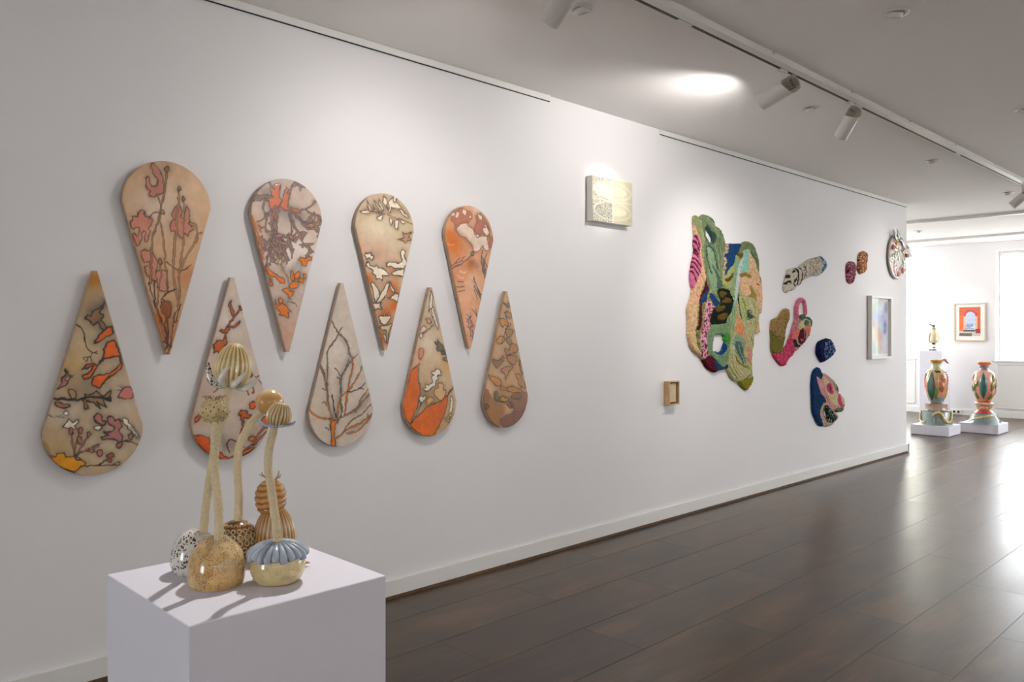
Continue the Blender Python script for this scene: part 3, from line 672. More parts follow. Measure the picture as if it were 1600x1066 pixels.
teardrop(2.517, False, [
('B','ddd2bc',0.0933,0.9,[2.475,1.995]),
('B','ddb09a',0.05,0.7,[2.365,1.902]),
('B','c9bfa2',0.0608,0.7,[2.622,2.034]),
('B','c29a88',0.0678,0.6,[2.475,1.876]),
('B','d08060',0.0516,0.6,[2.558,1.787]),
('B','c87a34',0.0516,1,[2.563,1.684]),
('B','cc6c20',0.0517,1,[2.569,1.590]),
('B','c4661c',0.0512,1,[2.511,1.537]),
('B','bc5e1c',0.0512,1,[2.511,1.427]),
('B','c6783a',0.042,0.9,[2.415,1.729]),
('B','c4a088',0.034,0.7,[2.486,1.707]),
('B','b0a488',0.0256,0.8,[2.522,1.452]),
('H','8a6a50',0.0419,0.5,[2.405,2.089,2.579,2.116,2.665,2.099]),
('F','efe6d8','5a4638',0.005,[2.360,2.084,2.395,2.096,2.415,2.086,2.385,2.072]),
('F','efe6d8','5a4638',0.005,[2.400,2.139,2.420,2.107,2.435,2.088,2.405,2.106]),
('F','efe6d8','5a4638',0.005,[2.435,2.126,2.445,2.102,2.470,2.088,2.486,2.085,2.445,2.089]),
('F','efe6d8','5a4638',0.0051,[2.445,2.152,2.475,2.122,2.491,2.090,2.465,2.112]),
('F','efe6d8','5a4638',0.0051,[2.475,2.160,2.491,2.132,2.501,2.099,2.484,2.114]),
('F','efe6d8','5a4638',0.0051,[2.511,2.177,2.532,2.145,2.522,2.127,2.542,2.112,2.537,2.146,2.558,2.174,2.590,2.156,2.622,2.130,2.600,2.119,2.558,2.123,2.550,2.096,2.527,2.119,2.501,2.146]),
('F','efe6d8','5a4638',0.0052,[2.569,2.188,2.590,2.178,2.579,2.151,2.567,2.162]),
('F','efe6d8','5a4638',0.0052,[2.600,2.119,2.632,2.113,2.670,2.078,2.649,2.080,2.622,2.103]),
('F','efe6d8','5a4638',0.0051,[2.460,2.061,2.496,2.078,2.491,2.056,2.470,2.050]),
('F','efe6d8','5a4638',0.0052,[2.550,2.062,2.567,2.055,2.560,2.028,2.550,2.040]),
('F','efe6d8','5a4638',0.0052,[2.579,2.052,2.603,2.050,2.595,2.014,2.579,2.021]),
('F','efe6d8','5a4638',0.0052,[2.611,2.063,2.638,2.057,2.638,2.042,2.616,2.049]),
('D','5a4638','c9a890',0.0076,0.0025,[2.415,2.086,2.465,2.080,2.527,2.085,2.579,2.069,2.638,2.057,2.698,2.046]),
('F','b89078','5a4638',0.0052,[2.595,1.958,2.638,1.970,2.632,2.000,2.659,1.994,2.687,2.001,2.670,1.977,2.692,1.953,2.665,1.955,2.643,1.944,2.638,1.953]),
('F','efe6d8','4a3a30',0.0059,[2.385,1.853,2.393,1.866,2.410,1.863,2.425,1.873,2.427,1.858,2.440,1.850,2.430,1.831,2.415,1.838,2.400,1.829,2.395,1.844]),
('F','efe6d8','4a3a30',0.0059,[2.390,1.812,2.410,1.817,2.420,1.801,2.445,1.798,2.460,1.807,2.475,1.791,2.501,1.788,2.527,1.768,2.537,1.756,2.511,1.746,2.496,1.750,2.491,1.728,2.475,1.740,2.460,1.731,2.450,1.752,2.435,1.768,2.440,1.781,2.415,1.788,2.395,1.795]),
('F','efe6d8','4a3a30',0.006,[2.522,1.815,2.558,1.830,2.600,1.829,2.627,1.843,2.611,1.886,2.627,1.904,2.643,1.892,2.641,1.862,2.656,1.836,2.654,1.819,2.638,1.800,2.600,1.803,2.569,1.796,2.550,1.804,2.527,1.798]),
('F','ece0d0','4a3a30',0.006,[2.558,1.770,2.590,1.789,2.638,1.796,2.638,1.774,2.632,1.758,2.590,1.754,2.558,1.757]),
('F','efe6d8','4a3a30',0.0059,[2.425,1.713,2.445,1.705,2.470,1.672,2.475,1.647,2.460,1.613,2.445,1.629,2.435,1.671]),
('F','ece0d0','4a3a30',0.0059,[2.465,1.621,2.496,1.673,2.522,1.713,2.546,1.710,2.532,1.675,2.511,1.640,2.481,1.613,2.460,1.604]),
('F','ece0d0','4a3a30',0.0059,[2.435,1.608,2.465,1.605,2.491,1.609,2.481,1.592,2.491,1.571,2.470,1.579,2.450,1.566,2.445,1.587]),
('F','efe6d8','4a3a30',0.006,[2.527,1.632,2.558,1.641,2.579,1.663,2.600,1.655,2.590,1.616,2.563,1.629]),
('F','efe6d8','4a3a30',0.006,[2.542,1.718,2.558,1.701,2.574,1.668,2.558,1.676]),
('F','efe6d8','4a3a30',0.0059,[2.475,1.533,2.501,1.537,2.522,1.539,2.546,1.525,2.511,1.490,2.486,1.499]),
('D','4a3a30','c9b090',0.0068,0.0026,[2.491,1.588,2.501,1.563,2.508,1.537]),
('F','c6b698','4a3a30',0.0059,[2.475,1.478,2.522,1.486,2.558,1.495,2.542,1.461,2.532,1.427,2.527,1.392,2.517,1.418,2.522,1.452,2.491,1.461]),
('F','c2b090','4a3a30',0.0051,[2.501,1.435,2.522,1.427,2.514,1.401]),
('L','c07a3a',0.0116,0.8,[2.326,1.957,2.365,1.852,2.435,1.604])], 'cdbba4', 'top-row teardrop panel of cream leaves over an orange point, third from the left', 2)
teardrop(3.119, False, [
('B','c06a24',0.0766,1,[3.002,1.960]),
('B','c06a24',0.0466,1,[2.968,2.009]),
('B','a85f26',0.039,1,[3.121,1.848]),
('B','cf8a6a',0.0683,0.7,[3.024,1.783]),
('B','d6a688',0.0774,0.8,[3.069,1.656]),
('B','d8b49e',0.0522,0.7,[3.150,1.737]),
('B','d4a08a',0.0779,0.7,[3.115,1.502]),
('B','d8c2b0',0.0437,0.8,[3.173,2.192]),
('F','b0705a','8a4a34',0.0043,[2.990,2.142,3.046,2.170,3.121,2.160,3.132,2.127,3.103,2.098,3.069,2.090,3.024,2.048,3.002,2.088,2.979,2.103]),
('F','a8685a','7a4a3a',0.0044,[3.161,2.143,3.208,2.161,3.256,2.113,3.280,2.062,3.268,2.025,3.220,2.039,3.185,2.027,3.150,2.059,3.175,2.105]),
('F','dccabc','8a5a48',0.0051,[3.046,2.084,3.092,2.093,3.109,2.077,3.144,2.063,3.155,2.033,3.220,2.021,3.256,2.029,3.256,1.998,3.274,1.946,3.244,1.944,3.220,1.968,3.196,1.940,3.150,1.920,3.129,1.962,3.092,2.002,3.052,2.007,3.013,2.047]),
('F','dccabc','8a6a58',0.0034,[3.063,2.167,3.086,2.165,3.080,2.139,3.058,2.145]),
('F','dccabc','8a6a58',0.0034,[3.013,2.149,3.035,2.143,3.024,2.116,3.007,2.123]),
('F','dccabc','8a6a58',0.0035,[3.185,2.158,3.220,2.149,3.214,2.118,3.191,2.133]),
('F','dccabc','8a6a58',0.0035,[3.238,2.102,3.262,2.069,3.244,2.059]),
('F','e2d4c6','8a6a58',0.0035,[3.226,2.070,3.256,2.082,3.274,2.048,3.250,2.033]),
('F','a86a5a','7a4a3a',0.0036,[3.274,2.026,3.304,2.024,3.298,1.974,3.274,1.964]),
('L','5a4038',0.007,1,[3.161,2.021,3.179,2.009,3.208,2.025]),
('H','8a5a3a',0.0341,0.5,[3.013,2.047,3.080,2.001,3.132,1.962]),
('H','7a5a40',0.0348,0.5,[3.138,1.858,3.173,1.843]),
('H','6a5a48',0.0299,0.55,[3.220,1.881,3.244,1.812]),
('H','5a4a3c',0.0226,0.5,[3.150,1.754,3.196,1.669]),
('L','7a5040',0.0051,1,[3.013,2.047,3.058,2.008,3.103,1.994,3.132,1.966,3.144,1.924]),
('L','4a4540',0.0061,1,[3.121,1.918,3.144,1.928,3.150,1.911,3.126,1.901,3.121,1.913]),
('L','4a4038',0.0051,1,[3.013,1.842,3.024,1.868,3.041,1.882]),
('L','4a4038',0.0051,1,[3.046,1.857,3.063,1.884,3.075,1.893]),
('L','4a4540',0.0088,0.8,[3.226,1.863,3.242,1.820]),
('L','3f3832',0.0052,1,[3.150,1.702,3.167,1.668,3.175,1.642]),
('L','e2c2aa',0.0077,0.7,[3.024,1.783,3.046,1.767,3.069,1.772]),
('L','e2c2aa',0.0077,0.7,[3.046,1.810,3.075,1.803,3.092,1.812]),
('F','d8c2b0','8a6a58',0.0025,[2.974,2.132,2.990,2.147,3.002,2.135,2.985,2.120]),
('F','d8c2b0','8a6a58',0.0026,[3.109,2.142,3.126,2.139,3.121,2.126,3.109,2.129]),
('L','4a4540',0.0102,0.8,[2.985,1.819,3.046,1.844,3.103,1.882,3.144,1.924]),
('L','6a5548',0.0051,1,[3.002,1.850,3.046,1.887]),
('L','4a4038',0.0068,1,[2.979,1.831,3.024,1.851,3.063,1.871]),
('L','4a4540',0.0106,0.8,[3.250,1.927,3.220,1.845,3.238,1.776]),
('L','4a4540',0.0106,0.8,[3.220,1.942,3.208,1.871,3.244,1.794]),
('L','4a4540',0.007,1,[3.214,1.898,3.262,1.839]),
('L','e0b0a0',0.0087,0.7,[3.138,1.771,3.208,1.704,3.220,1.669]),
('L','3f3832',0.0061,1,[3.144,1.776,3.179,1.712,3.202,1.669]),
('L','3f3832',0.0061,1,[3.150,1.720,3.185,1.677,3.214,1.625]),
('L','3f3832',0.0079,1,[3.185,1.703,3.208,1.669]),
('L','3f3832',0.0043,1,[3.018,1.744,3.063,1.744]),
('L','3f3832',0.0043,1,[3.013,1.714,3.075,1.721]),
('L','3f3832',0.0043,1,[3.024,1.689,3.080,1.700]),
('L','3f3832',0.0052,1,[3.092,1.558,3.144,1.502,3.175,1.480]),
('L','3f3832',0.0052,1,[3.132,1.584,3.175,1.546,3.185,1.537]),
('L','3f3832',0.0044,1,[3.161,1.580,3.175,1.537]),
('T','3f3832','0',0.0043,0,0.052,3,-90,5,[3.121,1.441]),
('T','3f3832','0',0.0043,0,0.0519,3,-60,6,[3.103,1.476]),
('T','3f3832','0',0.0043,0,0.0435,3,-120,7,[3.144,1.389]),
('L','3f3832',0.0043,1,[3.092,1.484,3.121,1.467,3.144,1.441,3.132,1.406]),
('L','d89858',0.0101,0.7,[2.930,1.989,2.957,1.957,3.002,1.952]),
('L','7a4a30',0.0042,1,[2.946,1.897,2.952,1.847,2.979,1.819])], 'c99a7a', 'top-row teardrop panel of orange and cloudy pink washes, last on the right', 3)
teardrop(1.073, True, [
('B','cdc2b4',0.0652,0.9,[.954,1.130]),
('B','c8bcae',0.1023,0.7,[1.161,1.150]),
('B','c6b292',0.0827,0.8,[1.021,1.365]),
('B','b27a2a',0.0501,0.95,[1.067,1.665]),
('B','a89070',0.05,0.8,[1.059,1.565]),
('B','c4a878',0.0815,0.8,[.954,1.310]),
('B','b8a078',0.0892,0.6,[.931,.986]),
('B','c6b8a2',0.1104,0.7,[1.145,1.006]),
('B','8a7c68',0.0498,0.6,[1.036,1.232]),
('H','4a463e',0.0337,0.6,[1.109,1.575,1.059,1.532]),
('H','4a463e',0.0335,0.5,[1.074,1.498,1.102,1.465]),
('F','8a6a4e','2a2420',0.0059,[1.067,1.536,1.090,1.553,1.109,1.575,1.090,1.536,1.106,1.524,1.098,1.503,1.113,1.482,1.109,1.457,1.090,1.473,1.086,1.498,1.067,1.482,1.059,1.498,1.040,1.505,1.044,1.519,1.059,1.519]),
('F','dd6f22','2a2420',0.0067,[1.076,1.406,1.086,1.440,1.109,1.465,1.137,1.475,1.145,1.444,1.117,1.435,1.098,1.419]),
('F','dd6f22','2a2420',0.0066,[1.024,1.299,1.038,1.315,1.059,1.323,1.082,1.314,1.102,1.330,1.109,1.372,1.121,1.410,1.153,1.414,1.165,1.363,1.177,1.311,1.157,1.286,1.129,1.266,1.109,1.237,1.090,1.222,1.063,1.240,1.071,1.268,1.090,1.276,1.113,1.271,1.145,1.295,1.169,1.320,1.165,1.346,1.137,1.346,1.106,1.335,1.081,1.310,1.059,1.269,1.032,1.262,1.024,1.274,1.051,1.286,1.067,1.315,1.038,1.303]),
('L','2a2420',0.0049,1,[1.002,1.481,1.021,1.465,1.038,1.415,1.047,1.382,1.063,1.365,1.082,1.369]),
('L','2a2420',0.0042,1,[1.063,1.365,1.051,1.348,1.028,1.345,1.038,1.332,1.051,1.348,1.059,1.331]),
('L','2a2420',0.0042,1,[1.067,1.365,1.081,1.356]),
('F','b07c7a','2a2420',0.0049,[.933,1.225,.946,1.245,.954,1.269,.965,1.277,.968,1.297,.976,1.276,.987,1.272,.972,1.260,.968,1.244,.954,1.236]),
('F','e8ddd0','2a2420',0.0033,[.961,1.264,.976,1.272,.972,1.260]),
('F','9a7a5c','2a2420',0.0065,[.921,1.185,.943,1.188,1.006,1.180,1.036,1.183,1.040,1.199,1.059,1.194,1.082,1.209,1.106,1.187,1.129,1.207,1.133,1.169,1.106,1.179,1.117,1.144,1.082,1.167,1.098,1.137,1.067,1.164,1.044,1.170,1.051,1.140,1.038,1.137,1.028,1.175]),
('F','a8866a','2a2420',0.0057,[.976,1.223,1.002,1.218,1.006,1.193,.987,1.185]),
('F','a8745a','2a2420',0.0057,[.924,1.173,.954,1.163,.976,1.157,.961,1.142,.939,1.148,.928,1.156]),
('L','2a2420',0.0097,1,[.921,1.185,.976,1.180,1.021,1.179,1.067,1.185,1.133,1.177]),
('F','c98078','3a2a28',0.0051,[1.161,1.180,1.190,1.212,1.214,1.214,1.225,1.180,1.202,1.169]),
('L','3a3430',0.0026,1,[1.153,1.231,1.185,1.208]),
('L','3a3430',0.0026,1,[1.169,1.235,1.190,1.206]),
('L','3a3430',0.0026,1,[1.145,1.210,1.181,1.204]),
('F','eae4dc','2a2420',0.0049,[.954,1.069,.972,1.100,.987,1.087,1.009,1.097,1.012,1.085,.998,1.074,1.009,1.060,.979,1.063]),
('F','eae4dc','5a524a',0.0041,[.954,1.126,.968,1.133,.972,1.117,.959,1.114]),
('L','5a524a',0.004,1,[.903,1.118,.924,1.112,.954,1.106]),
('D','5a524a','d8d0c6',0.0073,0.0032,[.921,1.112,.954,1.116]),
('F','b07a78','2a2420',0.0059,[1.074,1.109,1.090,1.112,1.102,1.086,1.113,1.077,1.106,1.061,1.086,1.075,1.071,1.089]),
('F','b07a78','2a2420',0.0059,[1.117,1.098,1.141,1.104,1.149,1.083,1.169,1.090,1.177,1.055,1.161,1.039,1.185,1.011,1.177,.986,1.153,1.006,1.121,1.009,1.098,1.011,1.094,1.020,1.121,1.026,1.102,1.036,1.129,1.033,1.145,1.049,1.121,1.076]),
('F','b07a78','2a2420',0.0052,[1.210,1.022,1.226,1.025,1.222,.999,1.208,1.005]),
('F','a86a66','2a2420',0.0051,[1.157,.988,1.181,.990,1.177,.969,1.161,.967]),
('F','eae4dc','2a2420',0.005,[1.071,1.059,1.086,1.067,1.098,1.053,1.082,1.044]),
('F','eae4dc','2a2420',0.0051,[1.177,1.085,1.194,1.088,1.210,1.065,1.226,1.042,1.251,1.005,1.226,1.020,1.198,1.053]),
('D','2a2420','cfc6bc',0.0069,0.0026,[1.210,1.052,1.235,1.024,1.256,.996]),
('L','2a2420',0.006,1,[1.177,.995,1.210,.992,1.247,.971]),
('D','2a2420','b0807a',0.0074,0.0025,[.998,.959,.991,.996,.987,1.046]),
('D','2a2420','b0807a',0.0074,0.0025,[1.000,.958,1.002,.995,1.021,1.059]),
('D','2a2420','b0807a',0.0074,0.0025,[1.006,.958,1.028,.993,1.051,1.040]),
('D','2a2420','b0807a',0.0074,0.0025,[1.006,.954,1.044,.974,1.082,.987]),
('D','2a2420','b0807a',0.0074,0.0025,[1.013,.957,1.059,.965,1.098,.944]),
('L','2a2420',0.0066,1,[1.002,.929,.998,.954,1.017,.936]),
('F','b07470','2a2420',0.0041,[1.017,1.064,1.028,1.059,1.024,1.038,1.013,1.048]),
('F','b07470','2a2420',0.0041,[.979,1.063,.991,1.062,.994,1.041,.983,1.042]),
('F','b07470','2a2420',0.0041,[1.009,1.027,1.024,1.022,1.021,.997,1.009,1.007]),
('F','b07470','2a2420',0.0042,[1.044,1.033,1.055,1.044,1.060,1.035,1.047,1.020]),
('F','b07470','2a2420',0.0042,[1.067,.985,1.086,.995,1.088,.985,1.074,.975]),
('F','b07470','2a2420',0.0042,[1.086,.962,1.102,.964,1.106,.943,1.090,.936]),
('F','b07470','2a2420',0.0042,[1.051,.969,1.067,.972,1.067,.955,1.055,.957]),
('L','2a2420',0.005,1,[1.044,.904,1.090,.902,1.113,.917,1.137,.935]),
('L','2a2420',0.005,1,[1.090,.902,1.137,.893,1.165,.898]),
('F','a8605a','2a2420',0.0042,[1.121,.941,1.137,.948,1.144,.930,1.125,.928]),
('F','a8605a','2a2420',0.0042,[1.117,.916,1.133,.919,1.133,.906]),
('F','c89a88','2a2420',0.0042,[1.141,.896,1.165,.902,1.161,.890]),
('F','d99a22','2a2420',0.0048,[.910,.960,.931,.957,.939,.971,.961,.967,.968,.949,.991,.951,1.002,.933,1.021,.931,1.042,.916,1.038,.904,1.017,.903,.994,.882,.965,.901,.931,.925]),
('L','9a6a2a',0.0096,0.5,[.888,1.014,.917,.955])], 'b8a68c', 'bottom-row teardrop panel with bold orange petal and yellow patch, leftmost of all', 4)
teardrop(1.660, True, [
('B','dcd2ca',0.1027,0.9,[1.644,1.514]),
('B','ddd4ce',0.0867,0.8,[1.716,1.281]),
('B','c6b09e',0.0499,0.7,[1.497,1.055]),
('B','cdb8ac',0.1013,0.7,[1.574,1.285]),
('B','9a8a82',0.0525,0.5,[1.762,.991]),
('B','8a7a72',0.0514,0.6,[1.653,.931]),
('F','b8622c','4a2c1e',0.0052,[1.662,1.596,1.655,1.570,1.671,1.523,1.655,1.527,1.644,1.561,1.651,1.587]),
('F','b8622c','4a2c1e',0.0052,[1.694,1.571,1.707,1.550,1.689,1.554]),
('D','4a2c1e','9a5a30',0.0112,0.0043,[1.694,1.558,1.662,1.510,1.635,1.471,1.618,1.416]),
('F','b8622c','4a2c1e',0.0052,[1.700,1.505,1.689,1.485,1.667,1.473,1.649,1.480,1.671,1.484,1.689,1.498]),
('F','b8622c','4a2c1e',0.0051,[1.598,1.463,1.622,1.467,1.640,1.480,1.644,1.467,1.622,1.450]),
('F','b4602c','4a2c1e',0.0059,[1.574,1.395,1.591,1.416,1.613,1.412,1.628,1.425,1.631,1.399,1.619,1.386,1.622,1.361,1.605,1.346,1.591,1.365,1.574,1.361]),
('L','4a2c1e',0.0051,1,[1.631,1.403,1.628,1.378,1.613,1.361]),
('D','5a3a2a','a8846a',0.0085,0.0034,[1.613,1.233,1.596,1.200,1.574,1.176]),
('D','4a2c1e','a05a34',0.0088,0.0035,[1.790,1.243,1.762,1.210,1.735,1.193]),
('D','4a2c1e','a05a34',0.0079,0.0035,[1.753,1.210,1.767,1.174,1.758,1.162]),
('D','4a2c1e','a05a34',0.0078,0.0035,[1.735,1.193,1.712,1.186,1.730,1.176,1.739,1.158]),
('D','4a2c1e','a05a34',0.0079,0.0035,[1.776,1.244,1.805,1.208]),
('F','c86424','4a2c1e',0.0052,[1.707,1.247,1.735,1.267,1.758,1.258,1.755,1.240,1.726,1.233]),
('F','d06a22','4a2c1e',0.0052,[1.746,1.114,1.767,1.126,1.776,1.108,1.767,1.094,1.748,1.098]),
('F','cc6a2a','4a2c1e',0.005,[1.489,1.060,1.510,1.079,1.510,1.062,1.493,1.045]),
('F','b4602c','4a2c1e',0.006,[1.691,1.070,1.707,1.086,1.730,1.085,1.735,1.067,1.755,1.057,1.748,1.044,1.721,1.051,1.716,1.021,1.705,1.039,1.707,1.056]),
('D','4a2c1e','8a5030',0.0104,0.0043,[1.712,1.030,1.707,.987,1.689,.937]),
('F','cf6222','3a241c',0.0058,[1.480,.986,1.514,.987,1.548,.975,1.557,.916,1.600,.903,1.635,.873,1.631,.864,1.565,.894,1.514,.928]),
('F','cf6222','3a241c',0.0062,[1.809,1.040,1.847,1.055,1.847,1.010,1.824,.999]),
('F','cf6222','3a241c',0.0061,[1.716,.895,1.767,.911,1.753,.895,1.707,.874]),
('F','c8844a','3a241c',0.0061,[1.735,.950,1.753,.965,1.776,.950,1.772,.924,1.753,.922,1.762,.938]),
('L','3a241c',0.0077,1,[1.644,.898,1.631,.934,1.653,.953,1.689,.941,1.716,.917]),
('D','3a241c','b06a44',0.0103,0.0043,[1.644,.873,1.716,.899,1.781,.945,1.828,.976]),
('D','3a241c','b06a44',0.0105,0.0044,[1.744,.914,1.781,.963,1.828,1.003]),
('D','3a241c','b06a44',0.0086,0.0034,[1.671,.904,1.689,.954,1.703,.996]),
('H','5a5048',0.034,0.5,[1.613,.978,1.622,.926])], 'cbbdb2', 'bottom-row teardrop panel of red-brown blossoms, half hidden behind the ceramic pods', 5)
teardrop(2.247, True, [
('B','dcd4cc',0.118,0.8,[2.228,1.364]),
('B','cdbfb0',0.0742,0.6,[2.104,1.044]),
('B','d8ccc0',0.0857,0.7,[2.326,.891]),
('H','8a8078',0.0335,0.55,[2.189,1.013,2.237,1.136,2.237,1.220,2.296,1.320]),
('H','8a8078',0.0342,0.55,[2.306,1.030,2.377,1.076,2.418,1.126]),
('H','8a8078',0.0307,0.5,[2.296,.936,2.377,.981]),
('H','8a8078',0.025,0.45,[2.155,1.257,2.170,1.089,2.208,1.020]),
('H','8a8078',0.0253,0.45,[2.228,1.440,2.287,1.355,2.306,1.286,2.287,1.167]),
('F','dc8432','4a3c34',0.0059,[2.184,.873,2.185,.921,2.177,.964,2.179,.997,2.170,1.018,2.189,1.011,2.208,1.005,2.232,1.014,2.218,1.001,2.204,.987,2.202,.936,2.210,.870]),
('D','4a3c34','dc8432',0.01,0.005,[2.181,1.009,2.122,1.020,2.076,1.046,2.062,1.071]),
('D','4a3c34','b88050',0.01,0.0042,[2.189,1.009,2.175,1.056,2.160,1.140,2.146,1.207,2.122,1.291]),
('D','4a3c34','8a7a6c',0.0092,0.0033,[2.165,1.090,2.158,1.223,2.160,1.307,2.168,1.365,2.199,1.402,2.232,1.452,2.247,1.475]),
('D','4a3c34','8a7a6c',0.0092,0.0034,[2.184,1.505,2.194,1.486,2.223,1.452,2.259,1.414,2.287,1.372,2.306,1.320]),
('D','4a3c34','d07a30',0.0103,0.0051,[2.306,1.320,2.308,1.277,2.296,1.218,2.287,1.163,2.275,1.117,2.259,1.024]),
('D','4a3c34','8a7a6c',0.0077,0.0026,[2.306,1.303,2.321,1.320,2.337,1.335]),
('D','4a3c34','8a7a6c',0.0068,0.0026,[2.301,1.333,2.281,1.344]),
('D','4a3c34','8a7a6c',0.0093,0.0034,[2.237,1.018,2.239,1.119,2.235,1.187,2.242,1.228,2.267,1.262,2.296,1.295]),
('D','4a3c34','8a7a6c',0.0076,0.0025,[2.237,1.212,2.220,1.221]),
('D','4a3c34','8a7a6c',0.0076,0.0025,[2.235,1.229,2.218,1.255,2.206,1.265]),
('D','4a3c34','8a7a6c',0.0076,0.0025,[2.259,1.253,2.277,1.287,2.287,1.308]),
('D','4a3c34','d08a44',0.0092,0.0042,[2.213,1.007,2.237,1.111,2.287,1.150,2.326,1.200,2.352,1.242,2.365,1.267]),
('L','4a3c34',0.0077,1,[2.281,1.146,2.326,1.148,2.362,1.159,2.380,1.184]),
('L','4a3c34',0.0069,1,[2.352,1.157,2.372,1.150]),
('D','4a3c34','b88a5c',0.0093,0.0034,[2.228,1.010,2.287,1.031,2.337,1.062,2.367,1.103,2.406,1.149]),
('D','4a3c34','b88a5c',0.0094,0.0034,[2.287,1.031,2.326,1.045,2.377,1.094,2.413,1.126]),
('D','4a3c34','dc8432',0.0101,0.005,[2.216,.911,2.259,.940,2.296,.958,2.347,.975,2.434,1.016]),
('D','4a3c34','b88a5c',0.0093,0.0034,[2.259,.940,2.277,.972,2.316,1.003,2.367,1.025,2.418,1.069]),
('D','4a3c34','dc8432',0.0094,0.0043,[2.277,.930,2.326,.934,2.377,.964,2.435,1.012]),
('L','3a3430',0.0084,1,[2.189,1.130,2.199,1.079,2.210,1.020]),
('L','3a3430',0.0066,1,[2.151,.966,2.170,.949]),
('L','3a3430',0.0067,1,[2.216,.986,2.220,.990]),
('D','4a3c34','d08a44',0.0075,0.0033,[2.165,1.056,2.151,1.099,2.132,1.096]),
('D','4a3c34','d08a44',0.0075,0.0033,[2.165,1.140,2.151,1.161,2.132,1.168]),
('D','4a3c34','8a7a6c',0.0075,0.0033,[2.141,1.224,2.122,1.270]),
('D','4a3c34','8a7a6c',0.0068,0.0025,[2.242,1.089,2.247,1.042]),
('D','4a3c34','8a7a6c',0.0061,0.0026,[2.408,1.005,2.403,1.023])], 'd3c9c0', 'pale bottom-row teardrop panel of an orange-trunked bare branching shrub', 6)
teardrop(2.826, True, [
('B','d8cbb8',0.0789,0.9,[2.807,1.385]),
('B','cdc2b0',0.0528,0.8,[2.834,1.579]),
('B','d4a890',0.052,0.9,[2.730,1.317]),
('B','c8a272',0.0537,0.8,[2.943,1.258]),
('B','b08a5c',0.07,0.8,[2.795,1.070]),
('B','bf9a68',0.0717,0.8,[2.954,.935]),
('H','8a6c48',0.0435,0.5,[2.762,1.124,2.807,1.034]),
('F','e8e2d8','3a342c',0.0044,[2.823,1.684,2.838,1.640,2.834,1.605,2.846,1.579,2.823,1.587,2.812,1.569,2.818,1.622]),
('F','e4ddd0','3a342c',0.0044,[2.834,1.587,2.851,1.579,2.857,1.548,2.880,1.482,2.872,1.473,2.851,1.508,2.838,1.543]),
('F','dfa890','3a342c',0.0044,[2.795,1.521,2.812,1.527,2.827,1.512,2.818,1.495,2.804,1.503]),
('D','3a342c','b0a898',0.007,0.0026,[2.842,1.499,2.823,1.477,2.790,1.455,2.762,1.433]),
('D','3a342c','b0a898',0.0053,0.0018,[2.838,1.486,2.812,1.464]),
('F','e8c8b8','3a342c',0.0043,[2.757,1.473,2.779,1.486,2.795,1.473,2.779,1.451,2.762,1.446,2.773,1.429,2.751,1.420,2.746,1.429,2.757,1.446]),
('F','6a5c48','2f2a22',0.0053,[2.857,1.398,2.876,1.384,2.876,1.407,2.897,1.384,2.914,1.379,2.920,1.357,2.943,1.339,2.925,1.335,2.931,1.321,2.908,1.326,2.897,1.349,2.876,1.345,2.863,1.358,2.876,1.362,2.857,1.380]),
('F','7a6c50','2f2a22',0.0045,[2.914,1.304,2.937,1.308,2.949,1.285,2.925,1.287]),
('L','2f2a22',0.0071,1,[2.908,1.348,2.943,1.312,2.949,1.285]),
('F','c08a74','4a3828',0.0043,[2.735,1.343,2.751,1.358,2.771,1.346,2.768,1.311,2.751,1.303,2.740,1.325]),
('F','d47225','2a2018',0.0052,[2.751,1.277,2.740,1.247,2.740,1.177,2.746,1.108,2.735,1.048,2.708,.998,2.681,.944,2.644,.977,2.631,1.046,2.633,1.097,2.665,1.172,2.686,1.236,2.719,1.256]),
('F','d47225','2a2018',0.0052,[2.681,.944,2.730,.987,2.807,1.034,2.885,1.056,2.954,1.088,2.995,1.131,2.954,1.097,2.943,1.035,2.920,.974,2.880,.914,2.846,.869,2.773,.875,2.708,.911]),
('F','ece6da','2a2420',0.0053,[2.857,1.230,2.863,1.247,2.891,1.238,2.899,1.211,2.876,1.207,2.876,1.181,2.863,1.177,2.857,1.150,2.834,1.138,2.807,1.118,2.779,1.123,2.773,1.133,2.795,1.140,2.790,1.158,2.818,1.152,2.840,1.173,2.834,1.196,2.851,1.204,2.834,1.218,2.838,1.228]),
('F','d8b48c','5a4630',0.0053,[2.857,1.128,2.880,1.136,2.876,1.158,2.902,1.163,2.925,1.147,2.914,1.125,2.937,1.115,2.925,1.080,2.897,1.064,2.863,1.079,2.846,1.107]),
('F','cfa878','5a4630',0.0044,[2.807,1.083,2.834,1.081,2.851,1.062,2.823,1.051,2.801,1.035,2.790,1.053]),
('F','e6e0d4','2a2420',0.0043,[2.746,1.095,2.768,1.089,2.784,1.093,2.779,1.071,2.757,1.059,2.743,1.078]),
('L','2a2420',0.0078,1,[2.757,1.064,2.746,1.038,2.719,.988]),
('D','2a2420','c8c0b0',0.007,0.0026,[2.773,1.071,2.740,1.021,2.708,.980]),
('F','e8e2d6','3a342c',0.0045,[2.975,1.077,2.987,1.068,2.987,1.023,2.975,.979,2.966,.997,2.969,1.042]),
('F','cdb890','3a342c',0.0036,[2.925,.955,2.941,.956,2.937,.944]),
('F','cdb890','3a342c',0.0036,[2.945,.967,2.960,.966,2.957,.953]),
('F','cdb890','3a342c',0.0036,[2.960,.975,2.978,.978,2.972,.961]),
('L','3a342c',0.0045,1,[2.931,.946,2.954,.931,2.966,.961])], 'c8b296', 'bottom-row teardrop panel with two large solid orange leaves', 7)
